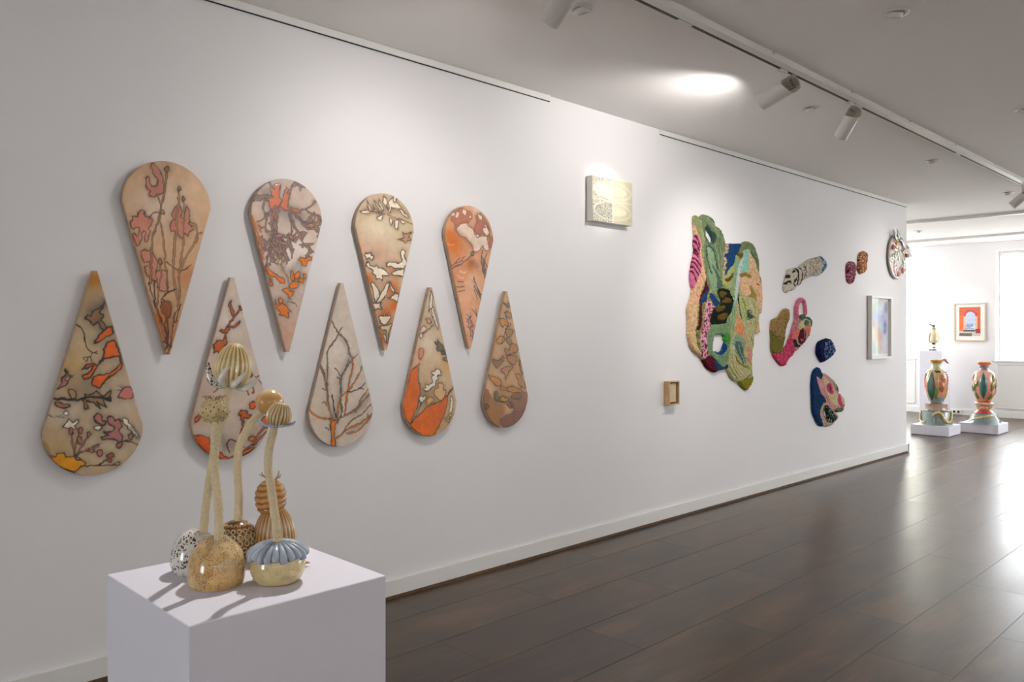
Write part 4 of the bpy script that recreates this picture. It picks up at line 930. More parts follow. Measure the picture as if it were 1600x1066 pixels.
teardrop(3.418, True, [
('B','cfb496',0.0672,0.8,[3.416,1.225]),
('B','d0b498',0.0471,0.8,[3.285,1.117]),
('B','c0a080',0.0575,0.8,[3.402,1.657]),
('B','b08454',0.087,0.7,[3.469,1.253]),
('B','a87c50',0.0861,0.8,[3.389,1.073]),
('F','8a6248','0',0,[3.234,1.119,3.272,1.098,3.285,1.060,3.311,1.054,3.337,1.029,3.337,.934,3.369,.874,3.285,.919,3.234,.988,3.219,1.045]),
('F','9a7048','0',0,[3.285,1.055,3.337,1.038,3.389,1.006,3.402,.958,3.369,.931,3.369,.903,3.416,.864,3.337,.881,3.272,.929,3.246,.987]),
('F','7a5648','4a3428',0.0048,[3.369,.922,3.402,.943,3.456,.944,3.483,.966,3.538,.977,3.579,.980,3.572,.936,3.538,.899,3.476,.870,3.402,.871,3.369,.898]),
('F','8a6650','0',0,[3.469,1.059,3.600,1.082,3.614,1.022,3.579,.975,3.483,.971,3.416,1.005]),
('F','8a6e4a','3a2c20',0.0048,[3.389,1.633,3.422,1.619,3.436,1.634,3.445,1.610,3.426,1.600,3.409,1.614]),
('F','9a7c5a','3a2c20',0.0048,[3.402,1.571,3.436,1.576,3.463,1.567,3.456,1.538,3.436,1.542]),
('F','c08a4c','3a2c20',0.0048,[3.363,1.532,3.396,1.537,3.416,1.511,3.449,1.504,3.436,1.485,3.402,1.494,3.389,1.480,3.365,1.499]),
('F','9a7850','3a2c20',0.0048,[3.409,1.465,3.463,1.470,3.469,1.446,3.442,1.422,3.416,1.432]),
('F','c08c4c','3a2c20',0.0047,[3.330,1.399,3.363,1.427,3.402,1.413,3.396,1.389,3.356,1.379]),
('F','8a6a48','3a2c20',0.0048,[3.416,1.413,3.456,1.407,3.463,1.374,3.429,1.379]),
('F','a87a58','3a2c20',0.0057,[3.396,1.350,3.436,1.340,3.463,1.379,3.517,1.358,3.503,1.329,3.463,1.321,3.416,1.312]),
('F','a87a58','3a2c20',0.0058,[3.416,1.302,3.469,1.311,3.503,1.291,3.483,1.252,3.436,1.273]),
('F','8a6a48','3a2c20',0.0057,[3.304,1.290,3.349,1.280,3.389,1.308,3.396,1.283,3.369,1.255,3.337,1.237,3.311,1.257]),
('F','b08060','3a2c20',0.0057,[3.363,1.218,3.402,1.240,3.476,1.238,3.442,1.215,3.409,1.158,3.402,1.197]),
('F','a07858','3a2c20',0.0049,[3.524,1.280,3.565,1.221,3.558,1.182,3.538,1.222]),
('F','b88450','4a3424',0.0056,[3.265,1.193,3.311,1.181,3.363,1.160,3.369,1.127,3.337,1.123,3.298,1.149]),
('F','b8844c','4a3424',0.0057,[3.363,1.122,3.416,1.110,3.469,1.117,3.538,1.095,3.551,1.079,3.497,1.072,3.416,1.096,3.376,1.103]),
('F','b08258','4a3424',0.0049,[3.503,1.193,3.538,1.182,3.572,1.142,3.586,1.102,3.538,1.114,3.517,1.154]),
('F','6a6038','2c2418',0.0057,[3.311,1.077,3.337,1.090,3.356,1.051,3.330,1.034]),
('F','b08a40','2c2418',0.0057,[3.363,1.046,3.382,1.059,3.416,1.048,3.442,1.051,3.429,1.033,3.402,1.020,3.369,1.031]),
('F','8a6248','3a2c20',0.0048,[3.463,1.050,3.497,1.067,3.538,1.056,3.524,1.032,3.483,1.034]),
('F','6a5440','2c2418',0.0048,[3.449,1.022,3.476,1.001,3.469,.982]),
('L','2c2418',0.0057,1,[3.311,1.040,3.363,1.027,3.416,1.005,3.449,.983]),
('L','3a2c20',0.0057,1,[3.376,1.379,3.402,1.446,3.429,1.494,3.416,1.552]),
('L','3a2c20',0.0049,1,[3.551,1.260,3.579,1.161,3.593,1.092]),
('L','3a2c20',0.0048,1,[3.483,1.466,3.490,1.446]),
('F','7a5040','3a2c20',0.0047,[3.234,1.016,3.259,1.019,3.272,1.004,3.246,.992])], 'bf9e7e', 'bottom-row teardrop panel of small brown leaves, darkest at its round end, rightmost', 8)

# ---------------------------------------------------------------- tufted wool wall hangings
def tufted(name, ops, base, T, rr, g, label, cat, seed, split=0, part='yarn_patch', plain='tufted_pile'):
    outs = [catmull(pts2(o[1]), 3, True) for o in ops if o[0] == 'O']; holes = [catmull(pts2(o[1]), 3, True) for o in ops if o[0] == 'X']
    al = np.vstack(outs); lo = al.min(0)-.02; hi = al.max(0)+.02
    ny = int((hi[0]-lo[0])/g)+1; nz = int((hi[1]-lo[1])/g)+1
    A, B = np.meshgrid(np.linspace(lo[0], hi[0], ny), np.linspace(lo[1], hi[1], nz)); P = np.stack([A.ravel(), B.ravel()], 1)
    def D(Q):
        Qw = Q+.006*(np.stack([vnoise(Q, .016, seed+1), vnoise(Q, .016, seed+2)], 1)-.5)
        d = np.max([sdf(Qw, L_) for L_ in outs], 0)
        for L_ in holes: d = np.minimum(d, -sdf(Qw, L_))
        return d
    d = D(P); I = np.arange(nz*ny).reshape(nz, ny)
    q = np.stack([I[:-1, :-1], I[:-1, 1:], I[1:, 1:], I[1:, :-1]], -1).reshape(-1, 4)
    keep = (d[q] > 0).any(1); q = q[keep]
    used = np.unique(q); outv = used[d[used] <= 0]
    if len(outv):
        e = 1e-3; Pv = P[outv]; gx = (D(Pv+[e, 0])-D(Pv-[e, 0]))/(2*e); gz = (D(Pv+[0, e])-D(Pv-[0, e]))/(2*e)
        nn = np.maximum(np.hypot(gx, gz), .3); P[outv] = Pv-(d[outv]/nn**2)[:, None]*np.stack([gx, gz], 1); d[outv] = 0
    C, hgt, reg = paint(P, [o for o in ops if o[0] not in 'OX'], base, g*.8, seed, warp=.003)
    rs = np.random.RandomState(seed); rnd = rs.rand(len(P)).reshape(nz, ny); rnd = (rnd+np.roll(rnd, 1, 0)+np.roll(rnd, 1, 1)*.5)/2.5; rnd = rnd.ravel()
    dome = np.sqrt(np.clip(1-(1-np.clip(d/rr, 0, 1))**2, 0, 1))
    lvl = ((reg*37) % 11)/11.-.5
    X = .003+dome*(T*(1+.22*lvl)+.004*np.clip(hgt, -1.5, 1)+.012*(fbm(P, .09, seed+5)-.5)+.0085*(rnd-.5)+.007*(vnoise(P, .012, seed+6)-.5))
    C = C*(.62+.78*rnd[:, None])*(.84+.32*fbm(P, .02, seed+7)[:, None])
    V = np.stack([X, P[:, 0], P[:, 1]], 1)
    c0 = np.array([0, (lo[0]+hi[0])/2, (lo[1]+hi[1])/2]); t = thing(name, tuple(c0), label, cat)
    q = q[:, ::1]
    def sub(nm, qq, lab=None):
        u, inv = np.unique(qq, return_inverse=True)
        o = mesh(nm, V[u]-c0, inv.reshape(qq.shape).astype(np.int64), M['wool'], t, True, C[u])
        if lab: o['label'] = lab
        return o
    if not split: sub(plain, q); return t
    fr = np.array([np.bincount(r).argmax() for r in reg[q]]) if len(q) < 40000 else reg[q[:, 0]]
    cnt = np.bincount(fr, minlength=fr.max()+1); fr = np.where(cnt[fr] < 40, 0, fr)
    names = region_names(ops)
    for r in np.unique(fr):
        if r == 0: sub(plain, q[fr == r])['kind'] = 'stuff'
        else: sub(part, q[fr == r], names[r-1])
    return t
def region_names(ops):
    import colorsys
    out = []
    for o in ops:
        if o[0] != 'F': continue
        r, g_, b = [int(o[1][i:i+2], 16)/255 for i in (0, 2, 4)]; h, s, v = colorsys.rgb_to_hsv(r, g_, b); h *= 360
        if v < .2: c = 'near-black green'
        elif s < .14: c = 'pale grey'
        elif h < 12 or h > 335: c = 'burgundy' if v < .5 else ('salmon pink' if h < 20 else 'pink')
        elif h < 45: c = 'brown' if v < .6 else 'peach'
        elif h < 70: c = 'ochre' if s > .4 else 'pale yellow-green'
        elif h < 165: c = ('dark ' if v < .5 else '')+('bright green' if s > .5 else 'sage green')
        elif h < 195: c = 'turquoise' if v > .6 else 'teal'
        else: c = 'navy blue' if v < .55 else 'light blue'
        out.append(c+' yarn patch')
    return out
tufted('tufted_wall_hanging', [
('O',[5.522,2.377,5.542,2.391,5.568,2.394,5.588,2.384,5.597,2.363,5.614,2.361,5.621,2.387,5.641,2.404,5.688,2.412,5.728,2.409,5.783,2.396,5.824,2.367,5.838,2.338,5.873,2.327,5.923,2.309,5.958,2.274,5.979,2.238,5.994,2.198,6.066,2.207,6.260,2.218,6.290,2.232,6.351,2.245,6.414,2.244,6.477,2.223,6.516,2.178,6.540,2.132,6.560,2.077,6.569,2.014,6.573,1.966,6.602,1.939,6.618,1.895,6.625,1.839,6.629,1.763,6.621,1.682,6.605,1.633,6.597,1.613,6.564,1.608,6.564,1.496,6.573,1.464,6.548,1.440,6.492,1.436,6.469,1.424,6.473,1.345,6.453,1.281,6.442,1.186,6.445,1.123,6.461,1.059,6.458,1.019,6.414,.974,6.359,.941,6.305,.959,6.244,.993,6.207,1.022,6.140,1.033,6.081,1.073,6.037,1.121,6.008,1.145,5.951,1.131,5.901,1.129,5.845,1.116,5.797,1.125,5.728,1.153,5.674,1.192,5.641,1.229,5.608,1.252,5.588,1.267,5.529,1.290,5.484,1.326,5.458,1.369,5.439,1.419,5.441,1.477,5.439,1.584,5.432,1.619,5.452,1.670,5.484,1.724,5.497,1.760,5.503,1.797,5.490,1.818,5.477,1.867,5.480,1.939,5.497,1.997,5.516,2.042,5.535,2.108,5.522,2.157,5.535,2.223,5.529,2.259,5.519,2.315,5.519,2.359]),
('X',[5.681,2.298,5.708,2.293,5.749,2.267,5.783,2.244,5.794,2.216,5.786,2.182,5.763,2.183,5.722,2.213,5.694,2.244]),
('X',[5.831,1.422,5.965,1.425,5.972,1.387,5.987,1.365,5.951,1.312,5.915,1.283,5.866,1.291,5.824,1.292,5.804,1.300,5.811,1.366]),
('X',[5.545,1.488,5.568,1.441,5.571,1.390,5.601,1.339,5.618,1.299,5.605,1.299,5.568,1.339,5.555,1.390,5.538,1.452]),
('X',[5.720,1.772,5.739,1.710,5.699,1.709]),
('F','98a070','',0,[5.522,2.377,5.568,2.394,5.597,2.361,5.614,2.310,5.654,2.219,5.668,2.154,5.654,2.080,5.674,1.993,5.688,1.906,5.654,1.934,5.621,2.019,5.601,2.105,5.614,2.164,5.568,2.240,5.529,2.259,5.513,2.358]),
('F','e6c092','',0,[5.471,1.731,5.529,1.715,5.548,1.686,5.555,1.636,5.542,1.513,5.548,1.484,5.542,1.441,5.568,1.383,5.614,1.303,5.621,1.262,5.581,1.263,5.529,1.286,5.477,1.323,5.445,1.366,5.432,1.420,5.426,1.583,5.445,1.669]),
('F','eeb894','',0,[5.522,2.316,5.568,2.248,5.614,2.179,5.621,2.121,5.608,2.091,5.628,2.049,5.654,1.992,5.688,1.914,5.681,1.877,5.634,1.831,5.581,1.684,5.477,1.681,5.497,1.760,5.490,1.818,5.568,1.908,5.614,1.983,5.588,2.090,5.601,2.142,5.542,2.231]),
('F','d9789a','',0,[5.535,2.223,5.568,2.233,5.608,2.164,5.588,2.090,5.621,2.005,5.614,1.961,5.542,1.856,5.516,1.812,5.484,1.817,5.467,1.938,5.510,2.041,5.529,2.107,5.519,2.171]),
('L','5e1230',0.0173,1,[5.542,2.224,5.588,2.148]),
('L','5e1230',0.0173,1,[5.529,2.179,5.588,2.104]),
('L','5e1230',0.0173,1,[5.522,2.136,5.568,2.081]),
('L','5e1230',0.0166,1,[5.526,2.100,5.562,2.059]),
('L','5e1230',0.0158,1,[5.519,2.042,5.608,1.982]),
('L','5e1230',0.0158,1,[5.503,2.012,5.601,1.938]),
('L','5e1230',0.0158,1,[5.493,1.976,5.575,1.908]),
('L','5e1230',0.0158,1,[5.487,1.940,5.542,1.856]),
('L','a0ac70',0.0094,1,[5.510,1.775,5.568,1.734]),
('L','a0ac70',0.0094,1,[5.555,1.813,5.621,1.779]),
('L','a0ac70',0.0087,1,[5.597,1.920,5.654,1.875]),
('L','a0ac70',0.0218,1,[5.614,2.114,5.654,2.051,5.681,1.957,5.715,1.878]),
('F','5e1428','',0,[5.681,1.877,5.694,1.855,5.715,1.819,5.668,1.781,5.621,1.736,5.601,1.684,5.641,1.729,5.628,1.670,5.621,1.586,5.614,1.514,5.588,1.470,5.555,1.477,5.568,1.549,5.581,1.658,5.595,1.728]),
('F','8c8a50','',0,[5.654,1.689,5.681,1.668,5.654,1.609,5.641,1.514,5.608,1.441,5.597,1.390,5.568,1.412,5.588,1.470,5.621,1.550,5.624,1.659]),
('F','eeaaba','',0,[5.688,1.697,5.756,1.699,5.804,1.663,5.769,1.603,5.728,1.551,5.756,1.500,5.728,1.455,5.708,1.382,5.715,1.294,5.735,1.264,5.715,1.246,5.654,1.236,5.621,1.259,5.628,1.324,5.614,1.368,5.595,1.397,5.621,1.463,5.648,1.528,5.668,1.609,5.681,1.646]),
('S','6a1c3e',0.0125,0.5,[5.688,1.697,5.756,1.699,5.804,1.663,5.769,1.603,5.728,1.551,5.756,1.500,5.728,1.455,5.708,1.382,5.715,1.294,5.735,1.264,5.715,1.246,5.654,1.236,5.621,1.259,5.628,1.324,5.614,1.368,5.595,1.397,5.621,1.463,5.648,1.528,5.668,1.609,5.681,1.646]),
('F','1c4470','',0,[5.722,1.820,5.718,1.761,5.718,1.702,5.688,1.697,5.634,1.685,5.601,1.684,5.621,1.736,5.668,1.781]),
('F','1c4470','',0,[5.749,1.773,5.811,1.756,5.887,1.706,5.901,1.696,5.852,1.664,5.811,1.667,5.769,1.700,5.742,1.732]),
('F','7f8e68','',0,[5.614,2.361,5.621,2.391,5.641,2.407,5.728,2.413,5.824,2.374,5.923,2.312,5.979,2.242,5.997,2.194,5.977,2.147,5.951,2.100,5.965,2.041,5.951,1.994,5.930,1.963,5.937,1.896,5.979,1.830,5.880,1.818,5.866,1.736,5.880,1.710,5.811,1.749,5.769,1.792,5.715,1.841,5.681,1.906,5.674,1.993,5.654,2.080,5.654,2.168,5.668,2.220,5.634,2.283]),
('F','94b088','',0,[5.701,2.142,5.769,2.162,5.824,2.091,5.852,2.004,5.894,1.931,5.951,1.844,5.880,1.818,5.845,1.810,5.838,1.765,5.769,1.807,5.718,1.922,5.718,2.025]),
('F','38584e','',0,[5.688,2.324,5.718,2.327,5.769,2.287,5.831,2.263,5.838,2.227,5.817,2.188,5.794,2.186,5.794,2.219,5.749,2.267,5.708,2.293,5.681,2.298]),
('F','5e7a66','',0,[5.654,2.314,5.677,2.294,5.694,2.244,5.722,2.213,5.763,2.180,5.794,2.182,5.769,2.162,5.718,2.172,5.674,2.213,5.654,2.263]),
('L','3e5e54',0.0205,1,[5.694,2.149,5.685,2.097,5.718,2.025,5.749,1.961,5.769,1.940]),
('L','3e5e54',0.0191,1,[5.718,2.158,5.783,2.140,5.813,2.091,5.835,2.033,5.859,1.974]),
('F','58745e','',0,[5.776,2.010,5.838,1.966,5.908,1.902,5.951,1.836,5.859,1.810,5.849,1.899,5.811,1.957]),
('L','58745e',0.0067,1,[5.838,2.234,5.873,2.170,5.880,2.110,5.891,2.059]),
('L','58745e',0.0067,1,[5.887,2.238,5.908,2.172,5.944,2.100,5.951,2.040]),
('L','58745e',0.0059,1,[5.797,2.156,5.845,2.093,5.873,2.020]),
('L','a8be94',0.0067,1,[5.811,2.172,5.845,2.123,5.869,2.050,5.877,1.975]),
('L','a8be94',0.0067,1,[5.908,2.157,5.925,2.068,5.915,1.978]),
('L','a8be94',0.0067,1,[5.769,2.361,5.838,2.323,5.908,2.270,5.944,2.220]),
('L','4a5c48',0.0059,1,[5.756,2.382,5.831,2.338,5.894,2.291,5.930,2.234]),
('L','a8be94',0.0059,1,[5.688,2.390,5.756,2.345,5.831,2.300,5.866,2.244]),
('F','1e4a7a','',0,[6.052,2.202,6.260,2.218,6.260,2.191,6.199,2.140,6.154,2.099,6.140,2.051,6.095,2.018,6.037,1.977,5.994,1.936,5.972,1.935,5.987,1.981,5.994,2.042,6.008,2.074,5.965,2.094,5.965,2.112,6.023,2.120,6.037,2.167]),
('L','eeb4b4',0.0152,1,[6.037,2.199,5.997,2.164,6.011,2.135]),
('L','eeb4b4',0.0151,1,[5.958,2.108,5.965,2.071,6.008,2.051,5.965,2.010,5.951,1.972,5.958,1.938]),
('L','6a1c3e',0.0053,1,[6.008,2.191,6.088,2.195]),
('L','6a1c3e',0.0053,1,[5.979,2.170,6.059,2.170]),
('L','6a1c3e',0.0053,1,[5.972,2.139,6.037,2.138]),
('L','6a1c3e',0.0053,1,[5.944,2.081,6.023,2.081]),
('L','6a1c3e',0.0053,1,[5.944,2.047,6.008,2.047]),
('L','6a1c3e',0.0053,1,[5.939,2.009,6.001,2.005]),
('L','6a1c3e',0.0053,1,[5.937,1.971,5.987,1.970]),
('F','b4b876','',0,[5.925,1.914,5.979,1.928,6.052,1.970,6.125,2.020,6.154,2.083,6.184,2.116,6.260,2.129,6.229,2.057,6.184,1.962,6.140,1.851,6.110,1.774,6.066,1.780,6.052,1.817,5.965,1.829,5.930,1.865]),
('F','94b082','',0,[6.154,2.099,6.244,2.058,6.199,1.978,6.147,1.852,6.095,1.773,6.059,1.795,6.093,1.911,6.140,2.021]),
('F','6a5020','',0,[5.965,1.897,6.037,1.916,6.110,1.961,6.095,1.911,6.037,1.876,5.994,1.883]),
('F','7a5a1c','',0,[6.172,2.127,6.260,2.140,6.278,2.122,6.232,2.088,6.199,2.095]),
('F','7e8c62','',0,[6.260,2.214,6.351,2.247,6.477,2.227,6.544,2.132,6.576,1.998,6.532,1.996,6.508,2.042,6.477,2.096,6.414,2.139,6.375,2.176,6.290,2.162,6.237,2.135,6.199,2.140]),
('L','55705e',0.0174,1,[6.406,2.155,6.484,2.104,6.527,2.043]),
('F','9ad0be','',0,[6.282,2.154,6.351,2.172,6.379,2.153,6.375,2.066,6.351,1.970,6.260,1.964,6.229,1.964,6.260,2.090]),
('F','ccd8dc','',0,[6.290,2.107,6.260,2.043,6.229,1.964,6.214,1.878,6.184,1.776,6.162,1.698,6.110,1.697,6.122,1.774,6.154,1.837,6.169,1.914,6.199,2.024]),
('F','ecc096','',0,[6.382,2.145,6.445,2.102,6.508,2.026,6.564,1.949,6.612,1.855,6.633,1.767,6.613,1.633,6.573,1.608,6.564,1.664,6.508,1.711,6.445,1.753,6.414,1.784,6.336,1.750,6.275,1.764,6.229,1.824,6.214,1.901,6.351,1.970,6.375,2.066]),
('L','b09c78',0.0071,1,[6.382,1.995,6.492,1.918]),
('L','b09c78',0.0071,1,[6.421,2.013,6.516,1.963]),
('L','b09c78',0.007,1,[6.260,1.934,6.237,1.879,6.214,1.824]),
('L','b09c78',0.0064,1,[6.477,1.834,6.556,1.780]),
('F','a07e30','',0,[6.222,1.963,6.336,1.969,6.414,1.942,6.375,1.926,6.321,1.939,6.229,1.929]),
('F','a8904a','',0,[6.336,1.758,6.414,1.792,6.375,1.853,6.429,1.848,6.492,1.786,6.508,1.707,6.556,1.644,6.461,1.658,6.382,1.704]),
('L','6e1838',0.0088,1,[6.508,1.883,6.553,1.867]),
('L','6e1838',0.0088,1,[6.581,1.938,6.605,1.887]),
('L','6e1838',0.0089,1,[6.597,1.878,6.615,1.839]),
('L','6e1838',0.0072,1,[6.544,1.904,6.589,1.885]),
('F','16221a','',0,[5.852,1.795,5.908,1.819,6.037,1.813,6.066,1.780,6.110,1.743,6.110,1.697,6.095,1.651,6.052,1.600,6.015,1.569,5.987,1.524,5.908,1.523,5.811,1.511,5.769,1.512,5.735,1.544,5.769,1.603,5.797,1.648,5.880,1.673,5.901,1.707,5.866,1.751]),
('F','6e5522','',0,[5.894,1.789,5.951,1.798,6.005,1.778,5.965,1.754,5.908,1.737,5.883,1.762]),
('F','6e5522','',0,[5.930,1.715,5.994,1.740,6.069,1.734,6.088,1.708,6.008,1.698,5.925,1.701]),
('F','6e5522','',0,[5.831,1.656,5.965,1.675,5.975,1.652,5.908,1.626,5.838,1.627]),
('F','6e5522','',0,[5.873,1.597,6.008,1.615,6.004,1.584,5.965,1.556,5.866,1.562]),
('F','c4bf8c','',0,[6.184,1.738,6.290,1.752,6.445,1.753,6.564,1.664,6.569,1.608,6.566,1.496,6.576,1.464,6.492,1.436,6.469,1.424,6.477,1.345,6.445,1.186,6.464,1.059,6.414,.974,6.359,.939,6.244,.993,6.140,1.033,6.037,1.121,6.020,1.182,6.059,1.257,6.074,1.364,6.132,1.494]),
('L','68a85a',0.0123,1,[6.110,1.789,6.132,1.744,6.110,1.682,6.088,1.555,6.059,1.494,6.044,1.440]),
('L','98bcae',0.0232,1,[6.184,1.745,6.140,1.682,6.117,1.605,6.095,1.517,6.084,1.440,6.103,1.348]),
('L','506c68',0.0038,1,[6.140,1.671,6.128,1.594,6.117,1.494,6.095,1.402]),
('L','16221a',0.017,1,[6.199,1.777,6.199,1.699,6.226,1.622,6.253,1.561]),
('L','7fae3c',0.0202,1,[6.260,1.740,6.298,1.682,6.328,1.620,6.339,1.566]),
('F','425c52','',0,[6.344,1.652,6.382,1.621,6.453,1.599,6.421,1.571,6.348,1.581]),
('L','16221a',0.0071,1,[6.364,1.645,6.421,1.630,6.382,1.616]),
('L','16221a',0.0079,1,[6.437,1.598,6.484,1.575,6.469,1.523]),
('L','16221a',0.0071,1,[6.351,1.566,6.406,1.548,6.398,1.519]),
('F','ec9c62','',0,[6.154,1.587,6.199,1.572,6.260,1.526,6.282,1.464,6.336,1.409,6.359,1.342,6.290,1.417,6.199,1.440,6.147,1.463,6.166,1.517]),
('L','ec8c84',0.0123,1,[6.166,1.560,6.199,1.494,6.260,1.456,6.336,1.401,6.398,1.310]),
('F','ea9a8c','',0,[6.351,1.338,6.395,1.286,6.426,1.234,6.398,1.180,6.364,1.216,6.351,1.279]),
('F','8eaa88','',0,[6.140,1.425,6.214,1.432,6.275,1.401,6.293,1.335,6.282,1.288,6.321,1.201,6.302,1.163,6.229,1.211,6.154,1.271,6.117,1.314]),
('F','587064','',0,[6.143,1.363,6.199,1.371,6.260,1.308,6.278,1.249,6.321,1.186,6.290,1.175,6.222,1.235,6.162,1.282]),
('L','c6d6d4',0.0062,1,[6.192,1.355,6.217,1.297,6.275,1.222,6.308,1.166]),
('L','c6d6d4',0.0061,1,[6.122,1.337,6.117,1.272,6.140,1.221]),
('L','867a22',0.0185,1,[6.147,1.244,6.199,1.193,6.290,1.159,6.382,1.129]),
('L','e0c496',0.0138,1,[6.117,1.214,6.184,1.155,6.260,1.105,6.336,1.060]),
('L','5e6838',0.0107,1,[6.044,1.178,6.103,1.107,6.184,1.050]),
('L','6a7446',0.0061,1,[6.081,1.253,6.117,1.176]),
('L','c8c48a',0.0094,1,[6.351,1.515,6.414,1.420,6.421,1.341]),
('L','c8b084',0.0079,1,[6.429,1.230,6.406,1.152,6.351,1.138]),
('L','8a8c4a',0.0093,1,[6.260,1.265,6.351,1.208,6.429,1.167]),
('L','d8cf9c',0.0093,1,[6.199,1.668,6.229,1.591,6.290,1.522,6.351,1.452,6.382,1.357]),
('L','8c9850',0.0079,1,[6.445,1.706,6.492,1.611,6.508,1.524,6.461,1.436]),
('L','e4d8ac',0.011,1,[6.382,1.720,6.461,1.650,6.508,1.579]),
('L','9aa458',0.0069,1,[6.162,1.652,6.177,1.591]),
('L','dcb890',0.0094,1,[6.321,1.421,6.367,1.357,6.406,1.294]),
('L','7a8a44',0.0071,1,[6.414,1.404,6.445,1.325,6.421,1.230]),
('L','d4c888',0.0078,1,[6.260,1.421,6.321,1.311,6.351,1.216,6.421,1.151]),
('L','5e6c3a',0.0069,1,[6.081,1.207,6.140,1.129,6.229,1.056]),
('L','c8b86c',0.0092,1,[6.095,1.207,6.169,1.136,6.275,1.070]),
('L','9c9a3c',0.0078,1,[6.321,1.154,6.398,1.120,6.429,1.072]),
('L','efd6b0',0.0096,1,[6.508,1.643,6.532,1.580,6.527,1.516]),
('L','90a05a',0.007,1,[6.260,1.670,6.282,1.608,6.321,1.546]),
('L','e8c8a0',0.0109,1,[6.244,1.902,6.351,1.915,6.445,1.888,6.508,1.835]),
('L','c8a870',0.0078,1,[6.275,1.873,6.351,1.868,6.382,1.830]),
('L','b8c08c',0.0093,1,[6.260,1.802,6.321,1.749,6.382,1.704]),
('F','948a28','',0,[6.207,1.026,6.290,1.046,6.398,1.053,6.458,1.072,6.467,1.043,6.417,.974,6.361,.938,6.260,.983]),
('L','4e6444',0.0109,1,[6.305,1.045,6.398,1.073]),
('F','ecc09a','',0,[6.496,1.436,6.508,1.496,6.564,1.520,6.577,1.464,6.553,1.440]),
('F','7e9e74','',0,[5.749,1.492,5.811,1.515,5.908,1.519,6.008,1.524,6.037,1.585,6.056,1.555,6.037,1.448,6.056,1.402,6.056,1.318,6.041,1.273,6.026,1.212,5.951,1.165,5.838,1.217,5.769,1.263,5.718,1.294,5.701,1.382,5.718,1.441]),
('F','4c9a3a','',0,[5.968,1.433,6.040,1.444,6.063,1.379,6.049,1.349,6.008,1.365,5.977,1.380]),
('F','18407a','',0,[5.987,1.365,6.011,1.319,5.965,1.282,5.908,1.257,5.831,1.286,5.866,1.291,5.915,1.283,5.951,1.312]),
('F','5e1428','',0,[5.735,1.264,5.811,1.240,5.831,1.173,5.880,1.129,5.838,1.113,5.728,1.150,5.645,1.222,5.688,1.243]),
('F','1e4a70','',0,[5.811,1.240,5.852,1.209,5.951,1.164,6.015,1.182,6.027,1.152,5.951,1.128,5.887,1.126,5.852,1.146,5.824,1.180])], 'b2b478', 0.03, 0.022, 0.0052, 'largest tufted wool hanging, tall green, peach and navy with two holes', 'wall hanging', 11, 1)
tufted('tufted_wall_piece', [
('O',[7.041,1.863,7.053,1.907,7.076,1.951,7.099,1.985,7.122,2.030,7.139,2.047,7.238,2.058,7.334,2.075,7.418,2.107,7.480,2.134,7.567,2.167,7.668,2.185,7.771,2.204,7.823,2.213,7.876,2.193,7.929,2.161,7.936,2.127,7.915,2.084,7.849,2.046,7.797,2.023,7.732,2.008,7.642,2.007,7.579,1.992,7.517,1.978,7.418,1.945,7.358,1.903,7.286,1.889,7.238,1.849,7.168,1.841,7.099,1.819,7.059,1.831]),
('S','a89c88',0.0125,0.45,[7.567,2.173,7.849,2.220,7.956,2.145,7.849,2.040,7.719,2.005,7.579,1.992,7.517,2.062]),
('F','3c8098','',0,[7.797,2.214,7.882,2.196,7.940,2.162,7.942,2.121,7.909,2.081,7.852,2.043,7.784,2.022,7.816,2.067,7.856,2.122,7.830,2.167,7.777,2.198]),
('S','c2e2e6',0.0104,0.4,[7.797,2.214,7.882,2.196,7.940,2.162,7.942,2.121,7.909,2.081,7.852,2.043,7.784,2.022,7.816,2.067,7.856,2.122,7.830,2.167,7.777,2.198]),
('L','3a2c20',0.0276,1,[7.262,2.054,7.298,2.028,7.298,1.962,7.280,1.909]),
('L','3a2c20',0.0189,1,[7.340,2.064,7.380,2.027,7.380,1.966,7.343,1.911]),
('L','4a3a2c',0.0219,1,[7.186,2.022,7.238,2.033]),
('F','3a2c20','',0,[7.078,1.987,7.127,1.992,7.133,1.968,7.085,1.957]),
('L','3a2c20',0.0227,1,[7.059,1.907,7.099,1.928,7.145,1.930]),
('L','5a4a3a',0.0087,1,[7.145,1.930,7.168,1.895]),
('L','3a2c20',0.0264,1,[7.227,1.937,7.262,1.963]),
('L','3a2c20',0.0176,1,[7.209,1.914,7.241,1.893]),
('L','4a3c2e',0.0076,1,[7.151,1.835,7.180,1.855]),
('L','5a4c3c',0.0112,1,[7.406,2.084,7.467,2.074]),
('L','5a4c3c',0.0106,1,[7.418,2.046,7.455,2.059,7.486,2.044,7.455,2.023]),
('L','5a4c3c',0.0107,1,[7.437,2.002,7.467,2.009,7.486,1.988]),
('L','5a4c3c',0.0106,1,[7.412,2.018,7.425,1.985,7.412,1.950]),
('L','5a4c3c',0.0107,1,[7.437,2.100,7.474,2.083]),
('L','6e604e',0.0055,1,[7.180,1.978,7.209,1.988]),
('L','c8b888',0.0102,1,[7.529,2.137,7.554,2.093,7.548,2.008])], 'ded6c4', 0.03, 0.03, 0.0045, 'slanting cream tufted wool piece with brown stripes and blue end', 'wall hanging', 12, 1)
